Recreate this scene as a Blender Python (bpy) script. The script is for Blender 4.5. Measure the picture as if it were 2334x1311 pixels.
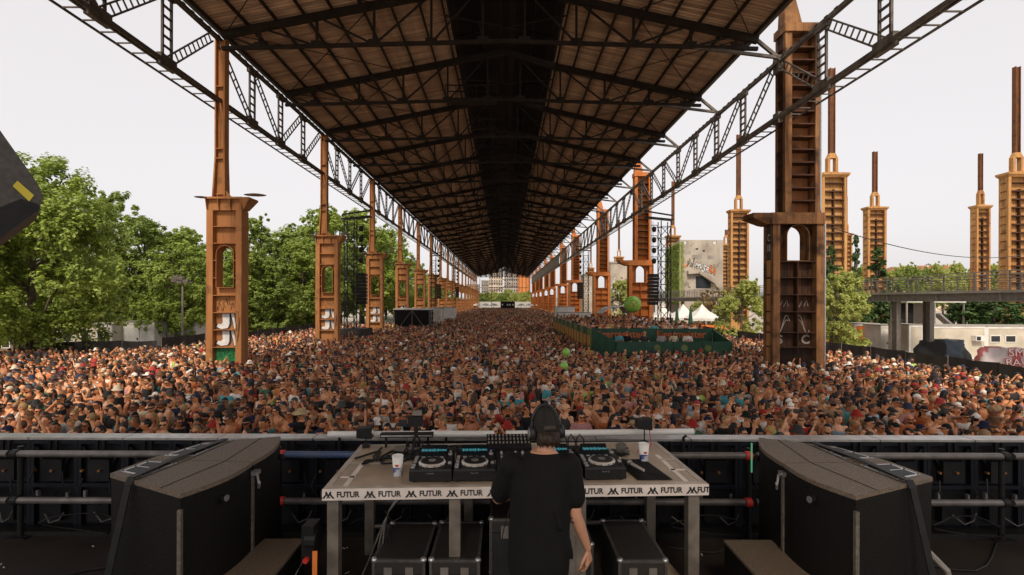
import bpy, math, random
from mathutils import Vector, Matrix, noise
R = math.radians
random.seed(7)
SC = bpy.context.scene
COL = SC.collection
for o in list(bpy.data.objects): bpy.data.objects.remove(o)
# ------------------------------------------------------------------ camera, sky, sun, exposure
F, VX, VY, ZC = 1100.0, 1150.0, 687.0, 4.5        # focal length and vanishing point in photo pixels, eye height
cam = bpy.data.cameras.new('camera'); cam.sensor_width = 36; cam.lens = F / 2334 * 36
cam.shift_x = (1167 - VX) / 2334; cam.shift_y = (VY - 655.5) / 2334
cam.clip_start = .05; cam.clip_end = 6000
camo = bpy.data.objects.new('camera', cam); COL.objects.link(camo)
camo.location = (0, 0, ZC); camo.rotation_euler = (R(90), R(-.15), 0); SC.camera = camo
SUN_EL, SUN_AZ = 46, 188                             # soft light from behind the stage, a little to the left
w = bpy.data.worlds.new('World'); SC.world = w; w.use_nodes = True
nt = w.node_tree; nt.nodes.clear()
sky = nt.nodes.new('ShaderNodeTexSky'); sky.sky_type = 'NISHITA'; sky.sun_disc = False
sky.sun_elevation = R(SUN_EL); sky.sun_rotation = R(SUN_AZ); sky.air_density = 1.0; sky.dust_density = 4; sky.ozone_density = 1
hs = nt.nodes.new('ShaderNodeHueSaturation'); hs.inputs['Saturation'].default_value = .25
mx = nt.nodes.new('ShaderNodeMix'); mx.data_type = 'RGBA'; mx.inputs[0].default_value = .78
mx.inputs[7].default_value = (4.0, 3.8, 3.83, 1)     # even overcast cloud over the clear sky
bg = nt.nodes.new('ShaderNodeBackground'); bg.inputs[1].default_value = .1
out = nt.nodes.new('ShaderNodeOutputWorld')
nt.links.new(sky.outputs[0], hs.inputs['Color']); nt.links.new(hs.outputs[0], mx.inputs[6])
nt.links.new(mx.outputs[2], bg.inputs[0]); nt.links.new(bg.outputs[0], out.inputs[0])
sl = bpy.data.lights.new('sun', 'SUN'); sl.energy = 1.5; sl.angle = R(12); sl.color = (1, .87, .7)
so = bpy.data.objects.new('sun', sl); COL.objects.link(so)
so.rotation_euler = (R(90 - SUN_EL), 0, R(180 - SUN_AZ))
SC.view_settings.view_transform = 'Standard'; SC.view_settings.look = 'None'
SC.view_settings.gamma = 1; SC.view_settings.exposure = 1.2; SC.view_settings.use_curve_mapping = False
SC.cycles.max_bounces = 6; SC.cycles.diffuse_bounces = 4; SC.cycles.transparent_max_bounces = 8

def P(px, py, Y):                                    # photo pixel + distance -> point
    return Vector(((px - VX) * Y / F, Y, ZC - (py - VY) * Y / F))
# ------------------------------------------------------------------ mesh builder
class MB:
    def __init__(s): s.v = []; s.f = []
    def add(s, v, f):
        n = len(s.v); s.v += [tuple(q) for q in v]; s.f += [tuple(i + n for i in q) for q in f]; return s
    def box(s, x0, x1, y0, y1, z0, z1):
        return s.add([(x0,y0,z0),(x1,y0,z0),(x1,y1,z0),(x0,y1,z0),(x0,y0,z1),(x1,y0,z1),(x1,y1,z1),(x0,y1,z1)],
                     [(0,3,2,1),(4,5,6,7),(0,1,5,4),(1,2,6,5),(2,3,7,6),(3,0,4,7)])
    def hexa(s, b, t):                               # two quads, bottom and top
        return s.add(list(b) + list(t), [(0,3,2,1),(4,5,6,7),(0,1,5,4),(1,2,6,5),(2,3,7,6),(3,0,4,7)])
    def beam(s, a, b, w=.1, h=None, up=(0,0,1)):
        a = Vector(a); b = Vector(b); h = h or w; d = (b - a).normalized(); u = Vector(up)
        if abs(d.dot(u)) > .97: u = Vector((0,1,0)) if abs(d.y) < .9 else Vector((1,0,0))
        x = d.cross(u).normalized(); y = x.cross(d)
        q = [x*w*i + y*h*j for i, j in ((-.5,-.5),(.5,-.5),(.5,.5),(-.5,.5))]
        return s.hexa([a + k for k in q], [b + k for k in q])
    def tube(s, pts, r, seg=8, cap=True):
        pts = [Vector(p) for p in pts]; n0 = len(s.v); N = len(pts); up = Vector((.13, .27, .95))
        for i, p in enumerate(pts):
            d = (pts[min(i+1, N-1)] - pts[max(i-1, 0)]).normalized()
            u = up if abs(d.dot(up)) < .95 else Vector((1, 0, 0))
            x = d.cross(u).normalized(); y = x.cross(d); rr = r[i] if isinstance(r, (list, tuple)) else r
            for k in range(seg):
                a = 2*math.pi*k/seg; s.v.append(tuple(p + x*math.cos(a)*rr + y*math.sin(a)*rr))
        for i in range(N-1):
            for k in range(seg):
                a = n0+i*seg+k; b = n0+i*seg+(k+1) % seg; s.f.append((a, b, b+seg, a+seg))
        if cap: s.f.append(tuple(n0+k for k in range(seg))[::-1]); s.f.append(tuple(n0+(N-1)*seg+k for k in range(seg)))
        return s
    def lathe(s, prof, c=(0,0,0), seg=16, cap=True):
        n0 = len(s.v); N = len(prof)
        for r_, z in prof:
            for k in range(seg):
                a = 2*math.pi*k/seg; s.v.append((c[0]+r_*math.cos(a), c[1]+r_*math.sin(a), c[2]+z))
        for i in range(N-1):
            for k in range(seg):
                a = n0+i*seg+k; b = n0+i*seg+(k+1) % seg; s.f.append((a, b, b+seg, a+seg))
        if cap: s.f.append(tuple(n0+k for k in range(seg))[::-1]); s.f.append(tuple(n0+(N-1)*seg+k for k in range(seg)))
        return s
    def ell(s, c, r, seg=14, rings=9, rot=None, keep=None):
        m = MB(); c = Vector(c)
        for i in range(rings+1):
            t = math.pi*i/rings
            for k in range(seg):
                a = 2*math.pi*k/seg
                p = Vector((r[0]*math.sin(t)*math.cos(a), r[1]*math.sin(t)*math.sin(a), r[2]*math.cos(t)))
                m.v.append(p)
        for i in range(rings):
            for k in range(seg):
                q = (i*seg+k, (i+1)*seg+k, (i+1)*seg+(k+1) % seg, i*seg+(k+1) % seg)
                if keep is None or all(keep(m.v[j]) for j in q): m.f.append(q)
        if keep is not None:
            used = sorted({j for q in m.f for j in q}); ix = {j: n for n, j in enumerate(used)}; m.v = [m.v[j] for j in used]; m.f = [tuple(ix[j] for j in q) for q in m.f]
        return s.add([c + (rot @ p if rot else p) for p in m.v], m.f)
    def capsule(s, a, b, r0, r1, seg=10):
        a = Vector(a); b = Vector(b); d = (b-a).normalized()
        pts = []; rr = []
        for t in (90, 60, 30): pts.append(a - d*r0*math.sin(R(t))); rr.append(max(r0*math.cos(R(t)), .0008))
        pts.append(a); rr.append(r0); pts.append(b); rr.append(r1)
        for t in (30, 60, 90): pts.append(b + d*r1*math.sin(R(t))); rr.append(max(r1*math.cos(R(t)), .0008))
        return s.tube(pts, rr, seg)
    def loft(s, secs, seg=16):                       # (z, rx, ry, cx, cy)
        n0 = len(s.v)
        for z, rx, ry, cx, cy in secs:
            for k in range(seg):
                a = 2*math.pi*k/seg; s.v.append((cx+rx*math.cos(a), cy+ry*math.sin(a), z))
        for i in range(len(secs)-1):
            for k in range(seg):
                a = n0+i*seg+k; b = n0+i*seg+(k+1) % seg; s.f.append((a, b, b+seg, a+seg))
        s.f.append(tuple(n0+k for k in range(seg))[::-1]); s.f.append(tuple(n0+(len(secs)-1)*seg+k for k in range(seg)))
        return s
    def prism(s, poly, y0, y1):                      # polygon in xz, extruded along y
        n = len(poly)
        v = [(x, y0, z) for x, z in poly] + [(x, y1, z) for x, z in poly]
        f = [tuple(range(n)), tuple(range(2*n-1, n-1, -1))] + [(i, i+n, (i+1) % n+n, (i+1) % n) for i in range(n)]
        return s.add(v, f)
    def ladder(s, a, b, side, wd, rail, rung, step, n=(0,0,1)):   # two rails and rungs
        a = Vector(a); b = Vector(b); sd = Vector(side).normalized()*wd/2; L = (b-a).length
        s.beam(a-sd, b-sd, rail, rail, n); s.beam(a+sd, b+sd, rail, rail, n)
        k = max(1, int(L/step))
        for i in range(k+1):
            p = a.lerp(b, (i+.5)/(k+1)); s.beam(p-sd, p+sd, rung, rung*1.3, n)
        return s
    def mesh(s, name, mat, org=(0,0,0), smooth=False):
        me = bpy.data.meshes.new(name); o = Vector(org)
        me.from_pydata([tuple(Vector(q)-o) for q in s.v], [], s.f)
        for m in (mat if isinstance(mat, (list, tuple)) else [mat]): me.materials.append(m)
        if smooth: me.polygons.foreach_set('use_smooth', [True]*len(me.polygons))
        me.update(); return me
def wloc(o):
    v = Vector((0,0,0))
    while o: v += o.location; o = o.parent
    return v
def tag(o, label=None, cat=None, group=None, kind=None):
    if label: o['label'] = label
    if cat: o['category'] = cat
    if group: o['group'] = group
    if kind: o['kind'] = kind
    return o
def obj(name, mb, mat, parent=None, org=None, smooth=False):
    if parent is not None: loc = Vector((0,0,0)); base = wloc(parent)
    else: loc = Vector(org if org is not None else (0,0,0)); base = loc
    me = mb.mesh(name, mat, base, smooth) if isinstance(mb, MB) else mb
    o = bpy.data.objects.new(name, me); COL.objects.link(o); o.location = loc; o.parent = parent
    return o
def empty(name, loc, label, cat, group=None):
    o = bpy.data.objects.new(name, None); COL.objects.link(o); o.location = loc; o.empty_display_size = .2
    return tag(o, label, cat, group)
def inst(name, me, parent, loc=(0,0,0), rz=0, sc=1):
    o = bpy.data.objects.new(name, me); COL.objects.link(o); o.parent = parent; o.location = loc
    o.rotation_euler = (0,0,rz); o.scale = (sc,)*3 if not isinstance(sc, tuple) else sc; return o
KIDS = {}
def copy_tree(o, parent=None, loc=None, label=None):
    c = o.copy(); COL.objects.link(c); c.parent = parent
    if loc is not None: c.location = loc
    if label: c['label'] = label
    for ch in [q for q in o.children]: copy_tree(ch, c)
    return c
# ------------------------------------------------------------------ materials
def newmat(name):
    m = bpy.data.materials.new(name); m.use_nodes = True; t = m.node_tree
    return m, t, t.nodes['Principled BSDF']
def nd(t, kind, **kw):
    n = t.nodes.new(kind)
    for k, v in kw.items(): setattr(n, k, v)
    return n
def mapped(t, scale, src='Position'):
    g = nd(t, 'ShaderNodeNewGeometry') if src == 'Position' else nd(t, 'ShaderNodeTexCoord')
    mp = nd(t, 'ShaderNodeMapping'); mp.inputs['Scale'].default_value = scale
    t.links.new(g.outputs[src], mp.inputs[0]); return mp
def noise_fac(t, mp, scale, lo, hi, detail=5):
    n = nd(t, 'ShaderNodeTexNoise'); n.inputs['Scale'].default_value = scale; n.inputs['Detail'].default_value = detail
    t.links.new(mp.outputs[0], n.inputs['Vector'])
    r = nd(t, 'ShaderNodeMapRange'); r.inputs[1].default_value = lo; r.inputs[2].default_value = hi
    t.links.new(n.outputs[0], r.inputs[0]); return r
def mixc(t, fac, a, b):
    m = nd(t, 'ShaderNodeMix', data_type='RGBA')
    if hasattr(fac, 'outputs'): t.links.new(fac.outputs[0], m.inputs[0])
    elif hasattr(fac, 'is_linked'): t.links.new(fac, m.inputs[0])
    else: m.inputs[0].default_value = fac
    for i, c in ((6, a), (7, b)):
        if isinstance(c, (tuple, list)): m.inputs[i].default_value = (*c[:3], 1)
        else: t.links.new(c, m.inputs[i])
    return m.outputs[2]
def bump(t, b, src, strength, dist=.02):
    n = nd(t, 'ShaderNodeBump'); n.inputs['Strength'].default_value = strength; n.inputs['Distance'].default_value = dist
    t.links.new(src.outputs[0], n.inputs['Height']); t.links.new(n.outputs[0], b.inputs['Normal'])
def M(name, col, rough=.7, col2=None, scale=4, metal=0, bmp=0, lo=.35, hi=.65, stretch=(1,1,1), src='Position', spec=None):
    m, t, b = newmat(name)
    b.inputs['Roughness'].default_value = rough; b.inputs['Metallic'].default_value = metal
    if spec is not None: b.inputs['Specular IOR Level'].default_value = spec
    c2 = col2 or tuple(q*.72 for q in col)
    fac = noise_fac(t, mapped(t, stretch, src), scale, lo, hi)
    t.links.new(mixc(t, fac, col, c2), b.inputs['Base Color'])
    if bmp: bump(t, b, fac, bmp)
    return m
def rust(name, paint, paint2, dark, amount=.5, streak=.5):
    m, t, b = newmat(name); b.inputs['Roughness'].default_value = .8; b.inputs['Specular IOR Level'].default_value = .3
    mp = mapped(t, (1,1,1)); st = mapped(t, (5,5,.16)); st2 = mapped(t, (11,11,.4))
    f1 = noise_fac(t, mp, .5, .3, .7, 8); f2 = noise_fac(t, mp, 1.3, .66-.2*amount, .9-.2*amount, 14)
    f3 = noise_fac(t, st, 1.3, .68-.22*streak, .86-.16*streak, 10); f5 = noise_fac(t, st2, 1.5, .6-.1*streak, .8-.1*streak, 6); f4 = noise_fac(t, mp, 30, .3, .7, 4)
    c = mixc(t, f1, paint, paint2)
    c = mixc(t, f5, c, tuple(.65*p+.35*d for p, d in zip(paint2, dark)))
    c = mixc(t, f3, c, tuple(.3*p+.7*d for p, d in zip(paint2, dark)))
    c = mixc(t, f2, c, dark)
    m2 = nd(t, 'ShaderNodeMath', operation='MULTIPLY'); m2.inputs[1].default_value = .35; t.links.new(f4.outputs[0], m2.inputs[0])
    c = mixc(t, m2.outputs[0], c, tuple(q*.4 for q in paint))
    t.links.new(c, b.inputs['Base Color']); bump(t, b, f4, .3, .01)
    return m
m_left = rust('ochre_steel', (.46,.205,.072), (.37,.15,.05), (.1,.042,.02), .4, .6)
m_right = rust('rusty_ochre_steel', (.36,.175,.065), (.19,.075,.03), (.02,.01,.008), .95, .8)
m_rweb = rust('rusty_web_steel', (.4,.17,.065), (.27,.1,.038), (.025,.012,.009), .75, .6)
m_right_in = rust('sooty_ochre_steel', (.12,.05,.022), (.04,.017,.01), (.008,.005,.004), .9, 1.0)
m_pyl = rust('pylon_steel', (.58,.32,.115), (.46,.21,.068), (.09,.035,.017), .5, .75)
m_pyl_rib = rust('pylon_rib_steel', (.22,.085,.03), (.13,.048,.02), (.035,.015,.01), .6, .6)
m_prib = rust('rib_rust_shade', (.11,.045,.019), (.06,.025,.013), (.02,.01,.008), .6, .5)  # rust, with the shade around the ribs darkened into their colour
m_orow = rust('orange_row_steel', (.62,.22,.055), (.48,.14,.036), (.1,.032,.015), .4, .6)
m_iron = M('dark_iron', (.085,.062,.046), .6, (.045,.03,.022), 3, bmp=.1)
m_iron_r = M('grey_iron', (.16,.135,.11), .6, (.07,.05,.038), 2.5, bmp=.1)
m_truss = M('truss_iron', (.028,.019,.013), .65, (.017,.011,.008), 2, spec=.25)
m_roof, t_, b_ = newmat('corrugated_sheet'); b_.inputs['Roughness'].default_value = .65
_f = noise_fac(t_, mapped(t_, (.25,5.5,.2)), 1.0, .36, .66, 3); _g = noise_fac(t_, mapped(t_, (1,1,1)), .3, .3, .7, 4); _h = noise_fac(t_, mapped(t_, (.9,.06,.9)), 1.2, .55, .75, 3)
t_.links.new(mixc(t_, _h, mixc(t_, _f, mixc(t_, _g, (.66,.44,.28), (.5,.32,.19)), (.27,.165,.1)), (.3,.18,.11)), b_.inputs['Base Color'])
m_roofdk = M('dark_sheet', (.035,.025,.02), .8, (.02,.014,.012), .5)  # near-black brown sheet for the lantern walls and roof
m_blk = M('black_paint', (.008,.0075,.007), .5, (.013,.012,.011), 20, spec=.25)
m_blkmatte = M('black_cloth', (.010,.009,.0085), .85, (.017,.015,.013), 6, spec=.15)
m_fence = M('fence_scrim', (.022,.018,.016), .8, (.04,.033,.028), 1.2, bmp=.2)
m_white = M('white_panel', (.72,.70,.66), .5, (.58,.55,.5), 1.5)
m_beige = M('cabin_beige', (.56,.5,.4), .6, (.42,.37,.29), .9)
m_conc = M('concrete', (.45,.39,.32), .85, (.27,.23,.185), .35, bmp=.2, lo=.3, hi=.7)
m_concd = M('grey_concrete', (.32,.29,.25), .85, (.2,.18,.15), .6)
m_alu = M('aluminium', (.55,.53,.5), .35, (.4,.38,.36), 12, metal=.8)
m_grey = M('grey_steel', (.22,.19,.165), .5, (.15,.13,.11), 5, metal=.2)
m_pipe = M('grey_pipe', (.17,.15,.135), .4, (.11,.095,.085), 9, metal=.4)
m_green = M('green_hoarding', (.014,.075,.037), .6, (.009,.05,.025), 2)
m_olive = M('olive_banner', (.16,.2,.05), .6, (.1,.13,.035), 2)
m_orange = M('orange_paint', (.75,.2,.03), .6, (.6,.13,.02), 2)
m_txtorange = M('orange_lettering', (.62,.13,.03), .6)
m_txtblk = M('black_lettering', (.015,.015,.016), .6)
m_txtwht = M('white_lettering', (.75,.74,.72), .6)
m_rustscr = M("rust_scribble", (.2,.06,.02), .8)
m_asph = M('dusty_paving', (.42,.36,.3), .9, (.32,.275,.225), .6, bmp=.2)
m_stage = M('stage_floor', (.030,.021,.016), .6, (.019,.013,.010), 2.2, bmp=.1, spec=.25)
m_glass = M('dark_glass', (.02,.025,.03), .1)
m_red = M('red_cap', (.6,.03,.02), .5)
m_blue = M('blue_plastic', (.02,.05,.3), .4)
def leafmat(name, c1, c2, c3, trans=.35):
    m, t, b = newmat(name); b.inputs['Roughness'].default_value = .55
    g = nd(t, 'ShaderNodeNewGeometry'); r = nd(t, 'ShaderNodeValToRGB')
    r.color_ramp.elements[0].color = (*c1, 1); r.color_ramp.elements[1].color = (*c3, 1)
    e = r.color_ramp.elements.new(.5); e.color = (*c2, 1)
    t.links.new(g.outputs['Random Per Island'], r.inputs[0])
    fac = noise_fac(t, mapped(t, (1,1,1)), .45, .35, .65)
    mm = nd(t, 'ShaderNodeMath', operation='MULTIPLY'); mm.inputs[1].default_value = .4; t.links.new(fac.outputs[0], mm.inputs[0])
    c = mixc(t, mm.outputs[0], r.outputs[0], c1)
    t.links.new(c, b.inputs['Base Color'])
    tr = nd(t, 'ShaderNodeBsdfTranslucent'); t.links.new(c, tr.inputs[0])
    ms = nd(t, 'ShaderNodeMixShader'); ms.inputs[0].default_value = trans
    o = t.nodes['Material Output']; t.links.new(b.outputs[0], ms.inputs[1]); t.links.new(tr.outputs[0], ms.inputs[2]); t.links.new(ms.outputs[0], o.inputs[0])
    return m
m_leaf = leafmat('plane_leaves', (.17,.235,.035), (.31,.4,.065), (.48,.57,.12), .42)
m_leafd = leafmat('dark_leaves', (.14,.2,.035), (.25,.335,.062), (.4,.48,.1), .42)
m_leafb = leafmat('bright_leaves', (.33,.37,.075), (.48,.52,.14), (.62,.64,.23), .45)
m_leafc = leafmat('conifer_leaves', (.04,.085,.022), (.075,.14,.032), (.12,.19,.045), .3)
m_leafbr = leafmat('brown_leaves', (.16,.09,.03), (.25,.16,.05), (.3,.24,.07), .3)
m_bark = M('bark', (.13,.095,.065), .9, (.07,.05,.035), 5, bmp=.4)
def colmat(name, rough, var=.12):                    # colour taken from the object
    m, t, b = newmat(name); b.inputs['Roughness'].default_value = rough; b.inputs['Specular IOR Level'].default_value = .2 if rough > .8 else .4
    oi = nd(t, 'ShaderNodeObjectInfo'); fac = noise_fac(t, mapped(t, (1,1,1), 'Object'), 14, .3, .7)
    mm = nd(t, 'ShaderNodeMath', operation='MULTIPLY'); mm.inputs[1].default_value = var; t.links.new(fac.outputs[0], mm.inputs[0])
    dk = nd(t, 'ShaderNodeMix', data_type='RGBA', blend_type='MULTIPLY'); dk.inputs[7].default_value = (.1,.08,.07,1)
    t.links.new(mm.outputs[0], dk.inputs[0]); t.links.new(oi.outputs['Color'], dk.inputs[6])
    t.links.new(dk.outputs[2], b.inputs['Base Color']); bump(t, b, fac, .15, .01); return m
m_skin = colmat('skin', .5); m_cloth = colmat('cloth', .85, .3); m_hair = colmat('hair', .55, .3); m_plain = colmat('plain_colour', .5, .1)
def randmat(name, cols, k, rough):                   # one of many colours for each far person
    m, t, b = newmat(name); b.inputs['Roughness'].default_value = rough
    oi = nd(t, 'ShaderNodeObjectInfo'); ad = nd(t, 'ShaderNodeMath', operation='ADD'); ad.inputs[1].default_value = k
    wn = nd(t, 'ShaderNodeTexWhiteNoise', noise_dimensions='1D'); r = nd(t, 'ShaderNodeValToRGB'); r.color_ramp.interpolation = 'CONSTANT'
    el = r.color_ramp.elements; n = len(cols)
    el[0].color = (*cols[0], 1); el[0].position = 0
    el[1].color = (*cols[1], 1); el[1].position = 1/n
    for i in range(2, n): e = el.new(i/n); e.color = (*cols[i], 1)
    t.links.new(oi.outputs['Random'], ad.inputs[0]); t.links.new(ad.outputs[0], wn.inputs['W']); t.links.new(wn.outputs[0], r.inputs[0])
    t.links.new(r.outputs[0], b.inputs['Base Color']); return m
SKINS = [(.70,.31,.145), (.62,.25,.105), (.76,.38,.2), (.55,.21,.085), (.66,.28,.125), (.42,.155,.065), (.24,.09,.042), (.73,.34,.165)]
_OLD = [(.48,.22,.115), (.56,.28,.155), (.42,.185,.09), (.52,.245,.13), (.36,.15,.075), (.6,.32,.19), (.24,.1,.05), (.46,.2,.1)]
TOPS = [('black',(.014,.013,.014)),('black',(.02,.018,.018)),('white',(.82,.76,.68)),('black',(.016,.016,.017)),('white',(.74,.67,.58)),('dark grey',(.05,.048,.046)),
        ('cream',(.62,.52,.36)),('navy',(.018,.022,.055)),('charcoal',(.03,.028,.027)),('red',(.36,.03,.022)),('black',(.018,.017,.017)),('brown',(.14,.065,.03)),
        ('white',(.8,.73,.64)),('orange',(.55,.16,.05)),('yellow',(.52,.36,.09)),('pale grey',(.36,.34,.31)),('black',(.013,.012,.012)),('pale blue',(.25,.35,.4)),('green',(.045,.13,.06)),('pink',(.5,.24,.22)),('black',(.015,.014,.014)),('burgundy',(.14,.022,.03)),('black',(.012,.012,.012)),('white',(.78,.73,.66)),('tan',(.36,.22,.12)),('black',(.02,.019,.018)),('lime',(.36,.48,.1)),('turquoise',(.06,.3,.33))]
HAIRS = [('dark',(.008,.006,.005)),('dark',(.012,.008,.006)),('brown',(.03,.016,.009)),('dark',(.01,.007,.006)),('brown',(.045,.023,.012)),('blond',(.3,.18,.07)),('brown',(.07,.036,.018)),('dark',(.009,.007,.006))]
PANTS = [(.015,.015,.016),(.03,.035,.06),(.2,.17,.12),(.02,.02,.02),(.09,.1,.13),(.4,.37,.33)]
# ------------------------------------------------------------------ ground, stage
g = MB(); g.add([(-2500,-60,0),(2500,-60,0),(2500,5000,0),(-2500,5000,0)], [(0,1,2,3)])
tag(obj('ground', g, m_asph), kind='structure')
ZS = 2.1
K = .675                                             # drawing unit of the steelwork in metres (its feet touch the crowd about 23 m off)
DZ = 4.5*(1-K); FT = DZ/K                            # height of the footings, in metres and in drawing units
st = MB().box(-9, 9, -3, 5.3, 1.9, ZS)
tag(obj('stage_deck', st, m_stage), kind='structure')
tag(obj('stage_skirt', MB().box(-8.9, 8.9, -2.9, 5.2, 0, 1.9), m_blkmatte), kind='structure')
# ------------------------------------------------------------------ canopy: roof sheets, trusses, purlins, girders
XL, XR, Z0L, Z0R, XM = -20.5, 18.0, 23.95, 23.75, 4.6
Y0, Y1, SL = 4.6, 372, .197
def zroof(x): return Z0L + (x - XL)*SL if x < 0 else Z0R + (XR - x)*SL*1.1
hall = empty('canopy_roof', (0, 34.6, 0), 'long dark iron canopy roof with corrugated sheets over the whole crowd', 'roof')
def sheet(xa, xb):
    m = MB(); n0 = 0; y = -24.0; k = 0; prof = ((0, 0), (.05, .1), (.11, .1), (.16, 0))  # unseen run behind the camera, its length set to keep sun off the stage
    ys = []
    while y < Y1:
        st_ = .3 if y < 150 else .6
        for dy, dz in prof: ys.append((y + dy*st_/.22, dz))
        y += st_
    za, zb = zroof(xa), zroof(xb)
    for yy, dz in ys: m.v += [(xa, yy, za+dz), (xb, yy, zb+dz)]
    m.f = [(2*i, 2*i+1, 2*i+3, 2*i+2) for i in range(len(ys)-1)]
    return m
edges_l = [XL, -15.1, -9.9, -XM]; edges_r = [XM, 9.1, 13.6, XR]
for e in (edges_l, edges_r):
    for a, b in zip(e, e[1:]):
        obj('roof_sheet', sheet(a, b + (.12 if b < 0 else .12)), m_roof, hall)
# raised lantern in the middle
zm = zroof(-XM); zt = 30.2
for s in (-1, 1):
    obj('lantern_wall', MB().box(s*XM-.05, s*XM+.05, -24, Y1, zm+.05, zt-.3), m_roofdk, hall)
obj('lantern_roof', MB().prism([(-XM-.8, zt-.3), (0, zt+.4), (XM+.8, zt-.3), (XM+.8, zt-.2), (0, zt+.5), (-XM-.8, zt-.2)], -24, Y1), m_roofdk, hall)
for x in [XL+.15, -18.4, -16.4, -14.4, -12.4, -10.4, -8.4, -6.4, -4.75, 4.75, 6.3, 8.2, 10.1, 12.0, 13.9, 15.8, XR-.15]:
    obj('purlin', MB().beam((x, -6, zroof(x)-.13), (x, Y1, zroof(x)-.13), .12, .24), m_truss, hall)
for s, x in ((-1, XL-.12), (1, XR+.1)):
    obj('gutter', MB().box(x-.14, x+.14, -24, Y1, zroof(x)-.12, zroof(x)+.16), m_iron_r, hall)
for x, w_ in ((-1.9, .12), (-.35, .2), (.6, .55), (2.4, .1)):
    obj('lantern_beam', MB().beam((x, 0, 28.1+abs(x)*-.1), (x, Y1-2, 28.1+abs(x)*-.1), w_, .35), m_truss, hall)
VXS = [-17.6, -13.5, -9.4, -5.3, -1.6, 1.4, 5.1, 9.2, 13.3, 16.6]
def zbot(x): return 23.15 - abs(x)*.028
def ztop(x): return zroof(x) - .45 if abs(x) > XM else zroof(XM*(1 if x > 0 else -1)) - .45 + (XM-abs(x))*SL
ty = [Y0 + 10*i for i in range(37)]
tr_mesh = {}
def truss_parts(full):
    d = {}
    top = MB()
    xs = [XL+.2, -XM, 0, XM, XR+.1]
    for a, b in zip(xs, xs[1:]): top.beam((a, 0, ztop(a)), (b, 0, ztop(b)), .34, .5)
    d['top_chord'] = top
    bot = MB()
    xs = [XL+.2, -9, 0, 9, XR+.1]
    for a, b in zip(xs, xs[1:]): bot.beam((a, 0, zbot(a)), (b, 0, zbot(b)), .22, .24)
    d['bottom_chord'] = bot
    wb = MB()
    for x in VXS: wb.beam((x, 0, zbot(x)), (x, 0, ztop(x)), .16, .16); wb.box(x-.42, x+.42, -.05, .05, zbot(x)+.08, zbot(x)+.38)
    d['web_post'] = wb
    dg = MB()
    seq = [(XL+.3, 1), (-17.6, 0), (-17.6, 1), (-13.5, 0), (-13.5, 1), (-9.4, 0), (-9.4, 0), (-5.3, 1), (-5.3, 0), (-1.6, 1), (1.4, 1), (5.1, 0), (5.1, 1), (9.2, 0), (9.2, 0), (13.3, 1), (13.3, 0), (16.6, 1), (16.6, 0), (XR, 1)]
    for (a, ta), (b, tb) in zip(seq[::2], seq[1::2]):
        dg.beam((a, 0, ztop(a) if ta else zbot(a)), (b, 0, ztop(b) if tb else zbot(b)), .11, .13)
    d['web_diagonal'] = dg
    br = MB()                                        # bracket reaching out to the right-hand girder
    br.beam((XR, 0, ztop(XR)), (19.7, 0, 21.9), .2, .22); br.beam((13.3, 0, zbot(13.3)), (19.8, 0, 22.0), .2, .2)
    d['bracket'] = br
    return d
TP = {k: v.mesh(k, m_iron_r if k == 'bracket' else m_truss) for k, v in truss_parts(True).items()}
for i, y in enumerate(ty):
    tr = inst('roof_truss', TP['top_chord'], hall, (0, y-34.6, 0))
    for k in ('bottom_chord', 'web_post', 'web_diagonal', 'bracket'): inst(k, TP[k], tr)
rb = MB()
for x0, x1 in ((-20, -9.4), (9.2, 17.6)):
    rb.beam((x0, 0, zroof(x0)-.35), (x1, 10, zroof(x1)-.35), .05); rb.beam((x1, 0, zroof(x1)-.35), (x0, 10, zroof(x0)-.35), .05)
rb.beam((-4.4, 0, 25), (4.4, 10, 29), .1); rb.beam((4.4, 0, 25), (-4.4, 10, 29), .1); rb.beam((-1.9, 0, 24.5), (-1.9, 10, 28), .08)
rbm = rb.mesh('roof_brace', m_truss)
for i, y in enumerate(ty[:-1]):
    if y < 215: inst('roof_brace', rbm, hall, (0, y-34.6, 0))
# service gantry hanging under the lantern
ga = MB()
for z in (23.3, 24.5): ga.beam((-5.5, 44.7, z), (-.8, 44.7, z), .1); ga.beam((-5.5, 46, z), (-.8, 46, z), .1)
for i in range(6):
    x = -5.5 + i*.94; ga.beam((x, 44.7, 23.3), (x, 44.7, 24.5), .06); ga.beam((x, 46, 23.3), (x, 46, 24.5), .06)
ga.box(-5.5, -.8, 44.7, 46, 23.18, 23.26)
obj('service_gantry', ga, m_truss, hall)
ga = MB()
for i in range(5):
    x = -3.9 + i*.6; ga.beam((x, 54.7, 24), (x+.6, 54.7, 25.2), .07); ga.beam((x, 54.7, 25.2), (x+.6, 54.7, 24), .07)
ga.beam((-4, 54.7, 24), (-.8, 54.7, 24), .1); ga.beam((-4, 54.7, 25.2), (-.8, 54.7, 25.2), .1)
obj('service_gantry', ga, m_truss, hall)

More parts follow.
